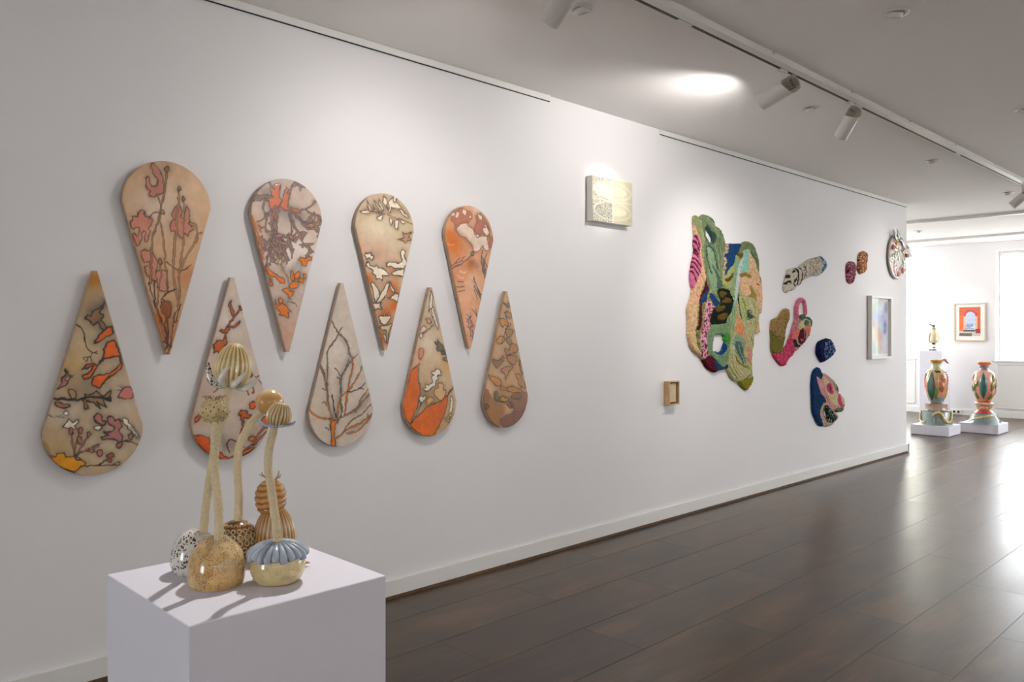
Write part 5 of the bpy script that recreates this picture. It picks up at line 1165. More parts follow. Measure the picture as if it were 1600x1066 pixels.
tufted('tufted_wall_piece', [
('O',[6.815,1.560,6.878,1.577,6.950,1.603,7.009,1.652,7.097,1.675,7.135,1.662,7.142,1.612,7.112,1.542,7.075,1.492,7.053,1.415,7.023,1.345,7.009,1.296,6.972,1.255,6.893,1.250,6.836,1.258,6.801,1.292,6.801,1.388,6.793,1.484]),
('O',[6.829,1.254,6.965,1.262,7.016,1.296,7.082,1.323,7.142,1.400,7.172,1.429,7.210,1.414,7.233,1.343,7.248,1.293,7.218,1.236,7.142,1.203,7.097,1.168,7.067,1.141,6.994,1.136,6.936,1.166,6.864,1.209]),
('O',[7.187,1.386,7.210,1.443,7.294,1.479,7.356,1.558,7.372,1.609,7.435,1.624,7.499,1.603,7.563,1.600,7.612,1.568,7.612,1.524,7.571,1.472,7.547,1.413,7.451,1.348,7.356,1.306,7.294,1.271,7.256,1.278,7.233,1.315,7.210,1.343]),
('O',[7.187,1.429,7.218,1.507,7.257,1.564,7.266,1.636,7.273,1.704,7.325,1.760,7.403,1.787,7.470,1.764,7.499,1.705,7.495,1.618,7.460,1.617,7.457,1.679,7.435,1.729,7.400,1.748,7.359,1.731,7.331,1.694,7.322,1.622,7.310,1.565,7.276,1.507,7.236,1.443]),
('F','a8874e','',0,[6.808,1.560,6.878,1.581,6.950,1.606,7.009,1.656,7.097,1.679,7.142,1.665,7.149,1.613,7.120,1.542,7.082,1.492,7.053,1.429,6.994,1.401,6.878,1.415,6.793,1.470]),
('F','7c7430','',0,[6.787,1.470,6.878,1.415,6.994,1.401,7.053,1.429,7.031,1.345,7.012,1.293,6.972,1.252,6.893,1.246,6.829,1.254,6.793,1.293]),
('S','c0b088',0.0096,0.35,[6.815,1.560,6.950,1.603,7.097,1.675,7.142,1.612,7.053,1.415,6.921,1.346,6.801,1.416]),
('S','5a4826',0.0096,0.3,[6.815,1.560,6.950,1.603,7.097,1.675,7.142,1.612,7.053,1.415,6.921,1.346,6.801,1.416]),
('F','cc3a62','',0,[6.822,1.254,6.965,1.259,7.016,1.296,7.082,1.323,7.142,1.400,7.172,1.432,7.210,1.414,7.236,1.343,7.256,1.293,7.225,1.236,7.142,1.199,7.097,1.165,7.067,1.138,6.994,1.133,6.929,1.162,6.857,1.206]),
('S','ee8098',0.0096,0.3,[6.829,1.254,7.082,1.323,7.172,1.429,7.248,1.293,7.067,1.141,6.936,1.166]),
('F','dd8098','',0,[7.180,1.429,7.218,1.514,7.260,1.564,7.260,1.636,7.263,1.707,7.314,1.764,7.403,1.790,7.479,1.765,7.508,1.706,7.502,1.614,7.455,1.613,7.455,1.683,7.435,1.733,7.400,1.752,7.359,1.737,7.338,1.702,7.338,1.623,7.325,1.558,7.290,1.500,7.248,1.436]),
('S','b86098',0.0085,0.3,[7.218,1.443,7.263,1.564,7.260,1.636,7.341,1.630,7.294,1.500]),
('F','e0d2a4','',0,[7.372,1.562,7.451,1.582,7.547,1.582,7.579,1.516,7.515,1.457,7.419,1.486,7.356,1.464,7.294,1.471]),
('F','55765c','',0,[7.364,1.609,7.435,1.628,7.507,1.607,7.566,1.603,7.620,1.568,7.620,1.516,7.571,1.505,7.547,1.560,7.451,1.581,7.380,1.564]),
('F','55765c','',0,[7.411,1.544,7.467,1.570,7.527,1.552,7.515,1.523,7.451,1.512]),
('F','ee8474','',0,[7.451,1.508,7.523,1.523,7.571,1.501,7.547,1.413,7.483,1.443,7.451,1.472]),
('F','ee8474','',0,[7.187,1.414,7.294,1.486,7.344,1.461,7.294,1.400,7.221,1.379]),
('F','6a1830','',0,[7.364,1.482,7.435,1.479,7.459,1.413,7.419,1.348,7.341,1.320,7.294,1.371,7.310,1.421]),
('L','20221e',0.0086,1,[7.356,1.472,7.313,1.414,7.325,1.357]),
('L','d8c8b8',0.0065,1,[7.419,1.472,7.427,1.414,7.372,1.371,7.348,1.385]),
('L','d8c8b8',0.0065,1,[7.294,1.385,7.310,1.342,7.372,1.327,7.451,1.363]),
('L','6a1830',0.0147,1,[7.571,1.472,7.515,1.399,7.451,1.355]),
('L','d8c8b8',0.0059,1,[7.563,1.494,7.531,1.428]),
('F','262a26','',0,[7.210,1.386,7.260,1.379,7.294,1.335,7.356,1.324,7.341,1.304,7.263,1.308,7.218,1.343]),
('L','c88890',0.01,1,[7.263,1.286,7.325,1.303])], 'c89a8c', 0.028, 0.022, 0.0045, 'tufted wool piece with olive lobe, red bend and thin pink loop', 'wall hanging', 13, 1)
tufted('tufted_wall_piece', [
('O',[7.721,1.271,7.741,1.336,7.794,1.363,7.942,1.388,8.029,1.376,8.073,1.333,8.113,1.265,8.073,1.218,7.964,1.173,7.836,1.148,7.773,1.187,7.731,1.225]),
('S','6a88b4',0.0121,0.5,[7.836,1.353,8.029,1.380,8.128,1.265,7.964,1.164,7.857,1.157,7.815,1.261])], '141c48', 0.055, 0.05, 0.005, 'small round navy tufted knob flecked with light blue', 'wall hanging', 14, 0)
tufted('tufted_wall_piece', [
('O',[7.609,.934,7.630,1.034,7.670,1.079,7.753,1.102,7.805,1.084,7.826,1.055,7.911,1.038,8.008,1.002,8.118,.950,8.196,.888,8.218,.829,8.320,.785,8.362,.724,8.344,.638,8.275,.618,8.162,.626,8.096,.654,8.207,.589,8.196,.551,8.074,.504,8.008,.490,7.879,.501,7.774,.519,7.691,.590,7.630,.668,7.619,.788]),
('X',[7.869,.675,7.911,.669,7.960,.617,7.954,.575,7.905,.597,7.871,.642]),
('F','163c66','',0,[7.589,.935,7.609,1.035,7.660,1.084,7.753,1.106,7.811,1.084,7.826,.990,7.774,.983,7.707,1.013,7.732,.929,7.795,.852,7.911,.761,7.805,.702,7.774,.639,7.847,.508,7.774,.514,7.681,.591,7.619,.668,7.605,.788]),
('F','e2cc9c','',0,[7.816,1.000,7.943,.976,8.052,.876,8.162,.813,8.185,.716,8.118,.682,8.012,.746,7.926,.826,7.879,.903]),
('F','cc5080','',0,[7.926,.920,7.986,.936,8.041,.905,8.078,.827,8.012,.819,7.933,.863]),
('F','8a3048','',0,[7.965,.904,7.997,.912,8.030,.877,8.034,.844,8.004,.850]),
('F','a8b890','',0,[7.911,1.041,8.012,1.006,8.129,.949,8.207,.888,8.230,.829,8.151,.852,8.052,.952]),
('F','4e6a50','',0,[8.118,.940,8.196,.888,8.220,.829,8.162,.850]),
('F','cc5080','',0,[8.185,.802,8.270,.807,8.332,.746,8.348,.676,8.252,.681,8.173,.736]),
('F','d0c898','',0,[8.241,.790,8.325,.765,8.344,.706,8.286,.705]),
('F','6a7a50','',0,[8.140,.661,8.275,.671,8.355,.637,8.282,.613,8.162,.621]),
('L','b4bc90',0.0318,1,[7.858,.731,7.805,.674,7.826,.580,7.954,.508,8.041,.511]),
('F','162c20','',0,[7.847,.699,7.922,.718,8.030,.668,8.167,.573,8.074,.532,7.965,.541,7.900,.574,7.854,.633]),
('S','a8c4a8',0.0103,0.3,[7.847,.699,7.922,.718,8.030,.668,8.167,.573,8.074,.532,7.965,.541,7.900,.574,7.854,.633]),
('L','9a7a6a',0.0112,1,[7.858,.886,7.900,.808,8.008,.727])], 'e2a0a4', 0.028, 0.025, 0.0045, 'lowest tufted wool piece, blue edge and pink with a dark green eye', 'wall hanging', 15, 1)
tufted('tufted_wall_piece', [
('O',[8.433,2.113,8.448,2.168,8.492,2.199,8.566,2.209,8.625,2.201,8.655,2.156,8.655,2.106,8.633,2.037,8.588,1.979,8.528,1.967,8.462,1.982,8.440,2.027]),
('S','4e1428',0.0122,0.5,[8.404,2.209,8.686,2.226,8.686,1.964,8.404,1.952]),
('S','e0a0ac',0.0098,0.4,[8.404,2.209,8.686,2.226,8.686,1.964,8.404,1.952])], 'a05064', 0.035, 0.035, 0.0045, 'small upright plum-coloured tufted oval, the lower of a pair', 'wall hanging', 16, 0)
tufted('tufted_wall_piece', [
('O',[8.731,2.192,8.731,2.273,8.777,2.314,8.870,2.341,8.949,2.326,8.968,2.283,8.949,2.205,8.925,2.121,8.839,2.091,8.777,2.081,8.731,2.110,8.713,2.140]),
('S','7e2c24',0.0125,0.45,[8.686,2.339,8.997,2.361,8.997,2.080,8.686,2.064]),
('S','e6cc9c',0.0112,0.4,[8.686,2.339,8.997,2.361,8.997,2.080,8.686,2.064])], 'b8724a', 0.035, 0.035, 0.0045, 'small upright rust-coloured tufted oval, the higher of a pair', 'wall hanging', 17, 0)

# ---------------------------------------------------------------- framed and painted pieces on the long wall
def flat_art(name, parent, y0, y1, z0, z1, x, fn, ny, nz, m='paper'):
    Y, Z = np.meshgrid(np.linspace(y0, y1, ny), np.linspace(z0, z1, nz)); U = (Y-y0)/(y1-y0); Vv = (Z-z0)/(z1-z0)
    C, hh = fn(U.ravel(), Vv.ravel())
    V = np.stack([x+hh, Y.ravel(), Z.ravel()], 1); I = np.arange(ny*nz).reshape(nz, ny)
    F_ = np.stack([I[:-1, :-1], I[:-1, 1:], I[1:, 1:], I[1:, :-1]], -1).reshape(-1, 4)
    return mesh(name, V, F_, M[m], parent, True, C)
def frame_parts(parent, y0, y1, z0, z1, xb, xf, w_, m, names=('frame_stile', 'frame_rail')):
    for (a, b, c, d) in ((y0, y0+w_, z0, z1), (y1-w_, y1, z0, z1)): MB().box((xb, a, c), (xf, b, d), .001).build(names[0], M[m], parent)
    for (a, b, c, d) in ((y0+w_, y1-w_, z0, z0+w_), (y0+w_, y1-w_, z1-w_, z1)): MB().box((xb, a, c), (xf, b, d), .001).build(names[1], M[m], parent)
# pale canvas of four half-ovals
t = thing('oval_relief_canvas', (0, 4.435, 2.37), 'small off-white canvas of pale and grey dotted ovals, glaring under its spotlight', 'painting')
MB().box((.012, -.225, -.155), (.058, .225, .155), .002).build('canvas_block', M['sidewhite'], t)
MB().box((.0, -.15, -.10), (.012, .15, .10)).build('hanging_batten', M['raw'], t)
def ovals(U, V):
    P = np.stack([U, V], 1); n = vnoise(P, .011, 5); n2 = vnoise(P, .02, 9)
    cream = np.array(lin('dcd6bf')); grey = np.array(lin('8f9088')); pale = np.array(lin('cfc8b4')); yel = np.array(lin('d3ccaa'))
    dots = (n > .42)[:, None]
    C = np.where(dots, cream*.9, grey)*1.
    C = np.where((U > .5)[:, None], np.where(dots, yel, yel*.88), C)
    h = np.where(n > .5, .0008, 0)
    for (cy_, side) in ((.73, 0), (.27, 1)):
        e = ((U-.5)/.46)**2+((V-cy_)/.20)**2; ins = e < 1
        shade = (cream*(1-.12*np.clip(np.abs(V-cy_)/.2, 0, 1))[:, None]+pale*.1)
        rightfill = np.where(((U-.5)/.35)[:, None]**2+((V-cy_)/.1)[:, None]**2 < 1, np.array(lin('ddd6b4')), np.array(lin('cdc7ae')))
        leftfill = shade if side == 0 else np.where(dots, cream*.78, grey*.8)
        C = np.where((ins & (U < .5))[:, None], leftfill, C); C = np.where((ins & (U >= .5))[:, None], rightfill, C)
        ln = np.exp(-((np.sqrt(e)-1)/.045)**2); C = C*(1-ln[:, None])+np.array(lin('e4dcc6'))*ln[:, None]; h = h+ln*.0015
    for (q, w_) in ((np.abs(V-.5), .012), (np.abs(U-.5), .016), (U, .01), (1-U, .01)):
        ln = np.exp(-(q/w_)**2); C = C*(1-ln[:, None])+np.array(lin('e4dcc6'))*ln[:, None]; h = h+ln*.001
    return C, h
flat_art('painted_face', t, -.224, .224, -.154, .154, .0585, ovals, 240, 170)
# small oak box frame
t = thing('small_box_frame', (0, 5.203, .983), 'small deep oak box frame low on the wall, left of the tufted hanging', 'picture frame')
frame_parts(t, -.068, .068, -.092, .092, .001, .052, .009, 'oak')
MB().box((.002, -.058, -.082), (.012, .058, .082)).build('back_panel', M['dark'], t)
def lino(U, V):
    P = np.stack([U, V], 1); C = np.tile(np.array(lin('cdb898')), (len(U), 1))*(.85+.3*fbm(P, .3, 3)[:, None]); return C, 0*U
MB().box((.012, -.046, -.072), (.034, .046, .072), .002).build('inner_block', M['palewood'], t)
flat_art('picture_face', t, -.044, .044, -.070, .070, .0345, lino, 20, 30)
# white framed abstract print
t = thing('framed_abstract_print', (0, 9.295, 1.505), 'white deep framed pastel abstract print near the end of the wall', 'framed print')
frame_parts(t, -.29, .29, -.352, .352, .004, .052, .022, 'whiteframe')
MB().box((.004, -.27, -.33), (.018, .27, .33)).build('mount_board', M['mount'], t)
def pastel(U, V):
    P = np.stack([U, V], 1); W_ = P+.16*(np.stack([fbm(P, .2, 3), fbm(P, .2, 7)], 1)-.5); C = np.tile(np.array(lin('ccd3e2')), (len(U), 1))
    for (x, y, r, c) in ((.05, .8, .2, '86a890'), (.3, .85, .15, 'b3c08c'), (.6, .85, .16, 'e6eaf4'), (.35, .72, .13, 'a4aede'), (.75, .7, .15, 'b6acdc'), (.05, .55, .13, '4f6f9e'), (.25, .52, .12, 'd88878'),
            (.2, .38, .16, 'e8d67a'), (.45, .35, .2, 'dcae90'), (.1, .1, .16, '7f92cc'), (.3, .15, .14, 'cfd88e'), (.6, .2, .2, 'e3bcae'), (.85, .55, .1, '6a6cb4'), (.85, .42, .08, '5b66ac'), (.82, .15, .15, 'ded0dc'), (.9, .9, .12, '9a8cb4'), (.55, .55, .12, 'c4e0e4')):
        a = np.exp(-(((W_[:, 0]-x)**2+((W_[:, 1]-y)*1.2)**2)/r**2)**1.3)[:, None]; C = C*(1-a)+np.array(lin(c))*a
    n = fbm(P, .1, 12); m_ = np.exp(-((n-.5)/.02)**2)[:, None]*.45; C = C*(1-m_)+np.array(lin('6f6aa2'))*m_
    return C, 0*U
flat_art('print_sheet', t, -.238, .238, -.298, .298, .0185, pastel, 120, 150)
MB().box((.044, -.268, -.33), (.046, .268, .33)).build('glazing', M['artglass'], t)
# round ceramic relief plate by the wall's end
t = thing('ceramic_relief_plate', (0, 9.80, 2.335), 'round pastel ceramic relief plate of leaves and roses near the wall corner', 'wall plate')
mb = MB(); RD = .262; pr = [(.05, .0), (.235, .012), (RD, .020), (RD-.003, .034), (.235, .035), (.0, .034)]

c_ = Matrix.Rotation(PI/2, 4, 'Y')
rev(mb, lambda th, tt: pr[min(4, int(tt*4.01))], 64, 5, c_, lambda th, tt: lin('aaa59c')); mb.build('plate_body', M['glaze'], t, smooth=True)
rg = random.Random(8)
def plate_paint(U, V):
    P = np.stack([U, V], 1); C = np.tile(np.array(lin('c9c4b4')), (len(U), 1)); h = 0*U
    pal = ['8fa58c', 'b9c39a', 'd9a49c', 'e3d8b4', 'c77f78', '9fb3b0', 'e9e0cc', '7c8f84', 'd7b98c', 'cfa0a8']
    for k in range(46):
        a = rg.uniform(0, 2*PI); r = math.sqrt(rg.random())*.46; c0 = np.array([.5+r*math.cos(a), .5+r*math.sin(a)]); an = rg.uniform(0, PI); d = P-c0
        u = d[:, 0]*math.cos(an)+d[:, 1]*math.sin(an); v = -d[:, 0]*math.sin(an)+d[:, 1]*math.cos(an); e = (u/rg.uniform(.06, .13))**2+(v/rg.uniform(.025, .05))**2
        m_ = np.clip((1-e)*4, 0, 1)[:, None]; C = C*(1-m_)+np.array(lin(pal[rg.randrange(10)]))*m_; h = np.where(e < 1, .004+.010*np.sqrt(np.clip(1-e, 0, 1)), h)
        ol = np.exp(-((e-1)/.18)**2)[:, None]*.35; C = C*(1-ol)+np.array(lin('5f6a60'))*ol
    rim = np.hypot(U-.5, V-.5); C = np.where(((rim > .40) & (np.sin(np.arctan2(V-.5, U-.5)*7) > 0))[:, None], C*.4+np.array(lin('c98880'))*.6, C)
    return C, h
nr, na = 46, 140
rr_ = np.linspace(.001, .257, nr); aa = np.linspace(0, 2*PI, na, endpoint=False); RR, AA = np.meshgrid(rr_, aa, indexing='ij')
Yp = RR*np.cos(AA); Zp = RR*np.sin(AA); C, hh = plate_paint((.5+Yp/.5).ravel(), (.5+Zp/.5).ravel())
V = np.stack([.037+hh*(1-(RR.ravel()/.262)**10), Yp.ravel(), Zp.ravel()], 1)
F_ = np.array([(i*na+j, i*na+(j+1) % na, (i+1)*na+(j+1) % na, (i+1)*na+j) for i in range(nr-1) for j in range(na)])
mesh('relief_decoration', V, F_[:, ::-1], M['glaze'], t, True, C)
def ribbon(p, c, nm, lab=None):
    mb = MB(); tube(mb, p, [.022, .03, .026, .004], 10, 4, ((1, 0, 0), .3), colfn=lambda a, s: lin(c)); o = mb.build(nm, M['glaze'], t, smooth=True)
    if lab: o['label'] = lab
ribbon([(.045, -.06, .19), (.05, -.10, .23), (.05, -.13, .27), (.05, -.16, .31)], 'a9aca4', 'ribbon', 'grey pointed ribbon end')
ribbon([(.045, .0, .20), (.05, -.01, .25), (.05, -.04, .29), (.05, -.07, .325)], '8b948a', 'ribbon')
ribbon([(.05, .02, .21), (.055, .07, .20), (.055, .13, .15), (.05, .17, .08)], '9aa19a', 'ribbon')
def rose(y, z, R, c):
    mb = MB()
    for k in range(4): torus(mb, (.05+.006*k, y, z), (1, .15*(k % 2), .1), R*(1-.24*k), R*.2, 16, 8, lin(c))
    ball(mb, (.072, y, z), R*.3, 10, 8, lin(c)); return mb.build('rose', M['glaze'], t, smooth=True)
rose(-.075, .165, .030, 'd8b256')['label'] = 'yellow rose'; rose(.12, -.15, .034, 'd2787a')['label'] = 'pink rose'; rose(.13, .10, .028, 'd69a98'); rose(-.16, .10, .028, 'cc7f76'); rose(.0, -.2, .028, 'dfb7a6')
mb = MB().box((.03, .225, .005), (.06, .292, .055), .005, lin('6e2b30')); mb.build('side_tab', M['glaze'], t)['label'] = 'dark red tab'

# ---------------------------------------------------------------- far wall: framed orange print
t = thing('framed_arch_print', (-.806, YF, 1.629), 'pale wood framed orange print of an arched opening on the far pier', 'framed print')
def fp(y0, y1, z0, z1, d0, d1, nm, m): MB().box((y0, -d1, z0), (y1, -d0, z1), .001).build(nm, M[m], t)
fp(-.25, -.233, -.33, .33, .004, .034, 'frame_stile', 'palewood'); fp(.233, .25, -.33, .33, .004, .034, 'frame_stile', 'palewood')
fp(-.233, .233, -.33, -.313, .004, .034, 'frame_rail', 'palewood'); fp(-.233, .233, .313, .33, .004, .034, 'frame_rail', 'palewood')
fp(-.233, .233, -.313, .313, .004, .018, 'mount_board', 'mount')
def arch(U, V):
    C = np.tile(np.array(lin('f0743c')), (len(U), 1)); P = np.stack([U, V], 1)
    def put(m_, c): C[m_] = lin(c)
    gx = U*11; gy = V*22; row = np.floor(gy).astype(int); fx = np.mod(gx+.5*(row % 2), 1)-.5; fy = np.mod(gy, 1)-.5
    dia = (np.abs(fx)*1.7+np.abs(fy)*1.2) < .5
    put(dia & ((V > .84) | (U > .78) | ((V > .72) & (U < .25))), '4a2c3a')
    cx = .53; r = np.hypot(U-cx, (V-.66)*1.35)
    arch_out = ((r < .33) & (V > .66)) | ((np.abs(U-cx) < .33) & (V <= .66) & (V > .22)); put(arch_out, 'f3b49c')
    put((r < .33) & (r > .24) & (V > .68), 'c8485a')
    arch_in = ((r < .24) & (V > .66)) | ((np.abs(U-cx) < .24) & (V <= .66) & (V > .24))
    put(arch_in, 'cfd8ea'); put(arch_in & dia & (V > .45), '8fa0c4'); put(arch_in & (V < .44) & (fbm(P, .1, 3) > .42), '7486ae'); put(arch_in & dia & (V < .44), 'e6ecf4')
    put((V < .24), 'eadfce'); put((V < .24) & dia, '3c4a40'); put((V < .22) & (V > .16) & (U > .2) & (U < .75), '5a5060'); put((V < .25) & (V > .1) & (U > .77), 'b0343c'); put((V < .10) & (U < .6), '4c4438'); put((V < .1) & (U < .6) & dia, 'a89c88')
    put((V < .24) & (V > .18) & (U < .22), 'e87a5c')
    return C, 0*U
def arch_sheet():
    ny, nz = 110, 150; y0, y1, z0, z1 = -.166, .168, -.245, .262
    Y, Z = np.meshgrid(np.linspace(y0, y1, ny), np.linspace(z0, z1, nz)); C, _ = arch(((Y-y0)/(y1-y0)).ravel(), ((Z-z0)/(z1-z0)).ravel())
    V = np.stack([Y.ravel(), np.full(Y.size, -.0185), Z.ravel()], 1); I = np.arange(ny*nz).reshape(nz, ny)
    F_ = np.stack([I[:-1, :-1], I[:-1, 1:], I[1:, 1:], I[1:, :-1]], -1).reshape(-1, 4); mesh('print_sheet', V, F_, M['paper'], t, True, C)
arch_sheet()
MB().box((-.233, -.030, -.313), (.233, -.028, .313)).build('glazing', M['artglass'], t)

# ---------------------------------------------------------------- plinths
def plinth(name, a, b, label):
    c = ((a[0]+b[0])/2, (a[1]+b[1])/2, a[2]); t = thing(name, c, label, 'plinth', 'white display plinths')
    x, y = (b[0]-a[0])/2, (b[1]-a[1])/2; h = b[2]-a[2]
    mb = MB().box((-x, -y, .006), (x, y, h), .0015); mb.build('plinth_box', M['plinth'], t)
    MB().box((-x+.01, -y+.01, 0), (x-.01, y-.01, .006)).build('base_recess', M['raw'], t)
    return t
plinth('display_plinth', (1.811, .559, 0), (2.219, .966, .95), 'large white plinth in the foreground carrying the ceramic seed pods')
plinth('low_plinth', (-.6, 12.05, 0), (-.1, 12.55, .14), 'low white plinth under the green-leaf urn, the left of two')
plinth('low_plinth', (-.2, 12.8, 0), (.31, 13.3, .14), 'low white plinth under the pink urn, the right of two')
plinth('tall_plinth', (-1.395, 14.77, 0), (-1.03, 15.14, 1.133), 'tall narrow white plinth by the far pier with the bird figure')

Z0 = .95
def cc(h): return lin(h)
def mixc(a, b, k): return tuple(a[i]*(1-k)+b[i]*k for i in range(3))
def stem(t, pts, r, o0):
    mb = MB(); P = catmull(np.array(pts), 10, False); n = int(sum(np.linalg.norm(P[i+1]-P[i]) for i in range(len(P)-1))/.0011)
    s = np.linspace(0, 1, n); k = np.linspace(0, 1, len(P)); Q = np.stack([np.interp(s, k, P[:, a]) for a in range(3)], 1)-np.array(o0)
    R = np.array([r*(1+.055*math.sin(i*2.1)+.03*math.sin(i*.31)) for i in range(n)])*np.interp(s, [0, .5, 1], [1.04, 1, .95])
    tube(mb, Q, list(R), 16, 1); return mb.build('stem', M['yarn'], t, smooth=True)
def ribbed(mb, A, R, Hh, ribs, ca, cb, depth=.08, pw=.8, nu=112, nv=26, flatb=.25):
    def f(th, s):
        ph = s*PI*.995; rr = R*math.sin(ph)**pw*(1+.16*math.cos(ph)) if 0 < ph < PI else 0; z = Hh*(1-math.cos(ph))/2
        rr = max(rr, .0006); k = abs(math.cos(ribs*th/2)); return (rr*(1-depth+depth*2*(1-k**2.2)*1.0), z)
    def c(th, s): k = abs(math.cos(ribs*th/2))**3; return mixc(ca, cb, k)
    rev(mb, f, nu, nv, A, c)
def leaf(mb, p, r, c, nrm=(0, 0, 1), fl=.4, ns=10): tube(mb, p, r, ns, 5, (nrm, fl), colfn=lambda a, s: c)
RT = Vector((.6997, .7145, 0)); FW = Vector((-.7145, .6997, 0)); UP = Vector((0, 0, 1))
def off(p, a, b, c=0): return Vector(p)+RT*a+UP*b+FW*c
# --- B: tan speckled dome, pitted ball head
o0 = (2.0305, 0.6919, 0.9500)
t = thing('ceramic_seed_pod', o0, 'ceramic pod with tan freckled dome foot and pitted round head, at the front', 'sculpture', 'ceramic seed pods on the plinth')
mb = MB(); pf = profile([(.002, 0), (.045, 0), (.052, .004), (.0555, .022), (.054, .045), (.046, .068), (.030, .085), (.016, .092), (.002, .094)])
rev(mb, lambda th, s: (pf(th, s)[0]*(1+.03*math.sin(th*2+1)), pf(th, s)[1]*(1+.05*math.cos(th-2.2))), 56, 40, None, lambda th, s: mixc(cc('e6cc98'), cc('cba468'), .5+.5*math.sin(s*5+th))); mb.build('dome_foot', M['tan'], t, smooth=True)
stem(t, [(2.0331, 0.6946, 1.0148), (2.0340, 0.6955, 1.0936), (2.0278, 0.6891, 1.1825), (2.0287, 0.6900, 1.2334), (2.0296, 0.6910, 1.2778)], .0088, o0)
hc = Vector((2.0274, 0.6887, 1.2956))-Vector(o0)
mb = MB(); ball(mb, hc, .0262, 40, 24, cc('d3bd8c'), (1, 1, .88)); rg = random.Random(2)
for k in range(80):
    z = 1-2*(k+.5)/80; a = k*2.39996; rr = math.sqrt(1-z*z); d = Vector((rr*math.cos(a), rr*math.sin(a), z*.88)); torus(mb, hc+d*.0268, d, .0029, .0012, 10, 6, cc('dcc692'))
    ball(mb, hc+d*.0256, .0021, 8, 6, cc('6a4c22'))
    if z < -.1: tube(mb, [hc+d*.026, hc+d*.0315], [.0026, .0012], 6, 1, colfn=lambda a, s: cc('b99c62'))
mb.build('pitted_head', M['glaze'], t, smooth=True)
mb = MB()
for k in range(12):
    a = k*.55; q = hc+Vector((math.cos(a)*.007*(1+k % 3*.5), math.sin(a)*.007*(1+k % 3*.5), .021)); tube(mb, [q, q+Vector((math.cos(a)*.004, math.sin(a)*.004, .006)), q+Vector((math.cos(a)*.009, math.sin(a)*.009, .0065))], [.0013, .001, .0008], 6, 3, colfn=lambda a, s: cc('a07850'))
mb.build('twig_crown', M['glaze'], t, smooth=True)
# --- A: white spotted dome, tall ribbed bud with pale leaves
o0 = (1.9159, 0.6964, 0.9500)
t = thing('ceramic_seed_pod', o0, 'ceramic pod with white brown-spotted foot and the tallest ribbed bud head', 'sculpture', 'ceramic seed pods on the plinth')
mb = MB(); pf = profile([(.002, 0), (.034, 0), (.041, .004), (.047, .022), (.044, .048), (.034, .070), (.022, .083), (.012, .087), (.002, .087)])
rev(mb, lambda th, s: (pf(th, s)[0]*(1+.04*math.sin(th*2)), pf(th, s)[1]), 56, 36, Matrix.Rotation(.0, 4, 'X'), lambda th, s: cc('dcd8d0')); mb.build('dome_foot', M['whitesp'], t, smooth=True)
mb = MB(); b0 = Vector((1.9084, 0.6887, 1.0236))-Vector(o0)
for (a, b) in ((-.008, .010), (-.002, .013), (.004, .009), (-.012, .003), (.008, .004)):
    leaf(mb, [b0-UP*.012, off(b0, a*.5, b*.4), off(b0, a, b)], [.004, .003, .001], cc('d8d2c6'))
mb.build('petal_sprig', M['whitesp'], t, smooth=True)
stem(t, [(1.9280, 0.7088, 1.0236), (1.9327, 0.7136, 1.0879), (1.9393, 0.7203, 1.1548), (1.9477, 0.7289, 1.2218), (1.9561, 0.7375, 1.2753), (1.9627, 0.7442, 1.3155), (1.9664, 0.7480, 1.3463)], .0083, o0)
hb = Vector((1.9692, 0.7509, 1.3382))-Vector(o0); ax = (RT*.10+UP*1).normalized()
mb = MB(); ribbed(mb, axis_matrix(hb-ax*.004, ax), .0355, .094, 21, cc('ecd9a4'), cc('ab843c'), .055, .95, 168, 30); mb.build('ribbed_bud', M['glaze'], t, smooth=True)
for (p, lab) in (([(-.012, .000, -.01), (-.028, .006, -.012), (-.040, .020, -.012), (-.044, .040, -.010), (-.043, .052, -.01)], 1), ([(-.004, .002, -.025), (-.008, .014, -.034), (.000, .032, -.036), (.012, .042, -.034)], 0),
        ([(.010, .000, -.02), (.018, .006, -.034), (.032, .018, -.034), (.042, .034, -.030)], 0), ([(.016, -.003, -.01), (.036, -.002, -.018), (.052, .008, -.016), (.064, .020, -.014)], 0), ([(.0, .0, .02), (.01, .004, .036), (.02, .02, .044), (.03, .036, .042)], 0)):
    mb = MB(); leaf(mb, [off(hb, *q) for q in p], [.006, .0085, .0065, .001], cc('cfcabd'), (0, 0, 1) if 0 else (.7, -.7, .3), .45); mb.build('calyx_leaf', M['whitesp'] if lab else M['glaze'], t, smooth=True)
# --- C: brown foot covered with ring cups, stem bending right, smooth amber ball
o0 = (1.8776, 0.8070, 0.9500)
t = thing('ceramic_seed_pod', o0, 'ceramic pod with brown foot covered in clay rings and smooth amber ball head', 'sculpture', 'ceramic seed pods on the plinth')
mb = MB(); pf = profile([(.002, 0), (.028, 0), (.036, .006), (.0425, .028), (.0415, .050), (.032, .070), (.018, .080), (.009, .082), (.002, .082)])
rev(mb, lambda th, s: pf(th, s), 52, 36, None, lambda th, s: mixc(cc('8f5f2c'), cc('6a4018'), s)); mb.build('dome_foot', M['glaze'], t, smooth=True)
mb = MB(); rg = random.Random(5)
for (z, r_, nn_, R_) in ((.073, .027, 14, .0040), (.064, .035, 17, .0044), (.052, .0413, 17, .0055), (.039, .0435, 17, .0055), (.024, .0425, 16, .005)):
    for k in range(nn_):
        a = 2*PI*k/nn_+z*30
        if z < .03 and rg.random() < .4: continue
        n_ = Vector((math.cos(a), math.sin(a), (z-.034)*14)).normalized(); torus(mb, (r_*math.cos(a), r_*math.sin(a), z), n_, R_, .0019, 12, 6, cc('c9b083'))
mb.build('ring_cups', M['glaze'], t, smooth=True, kind='stuff')
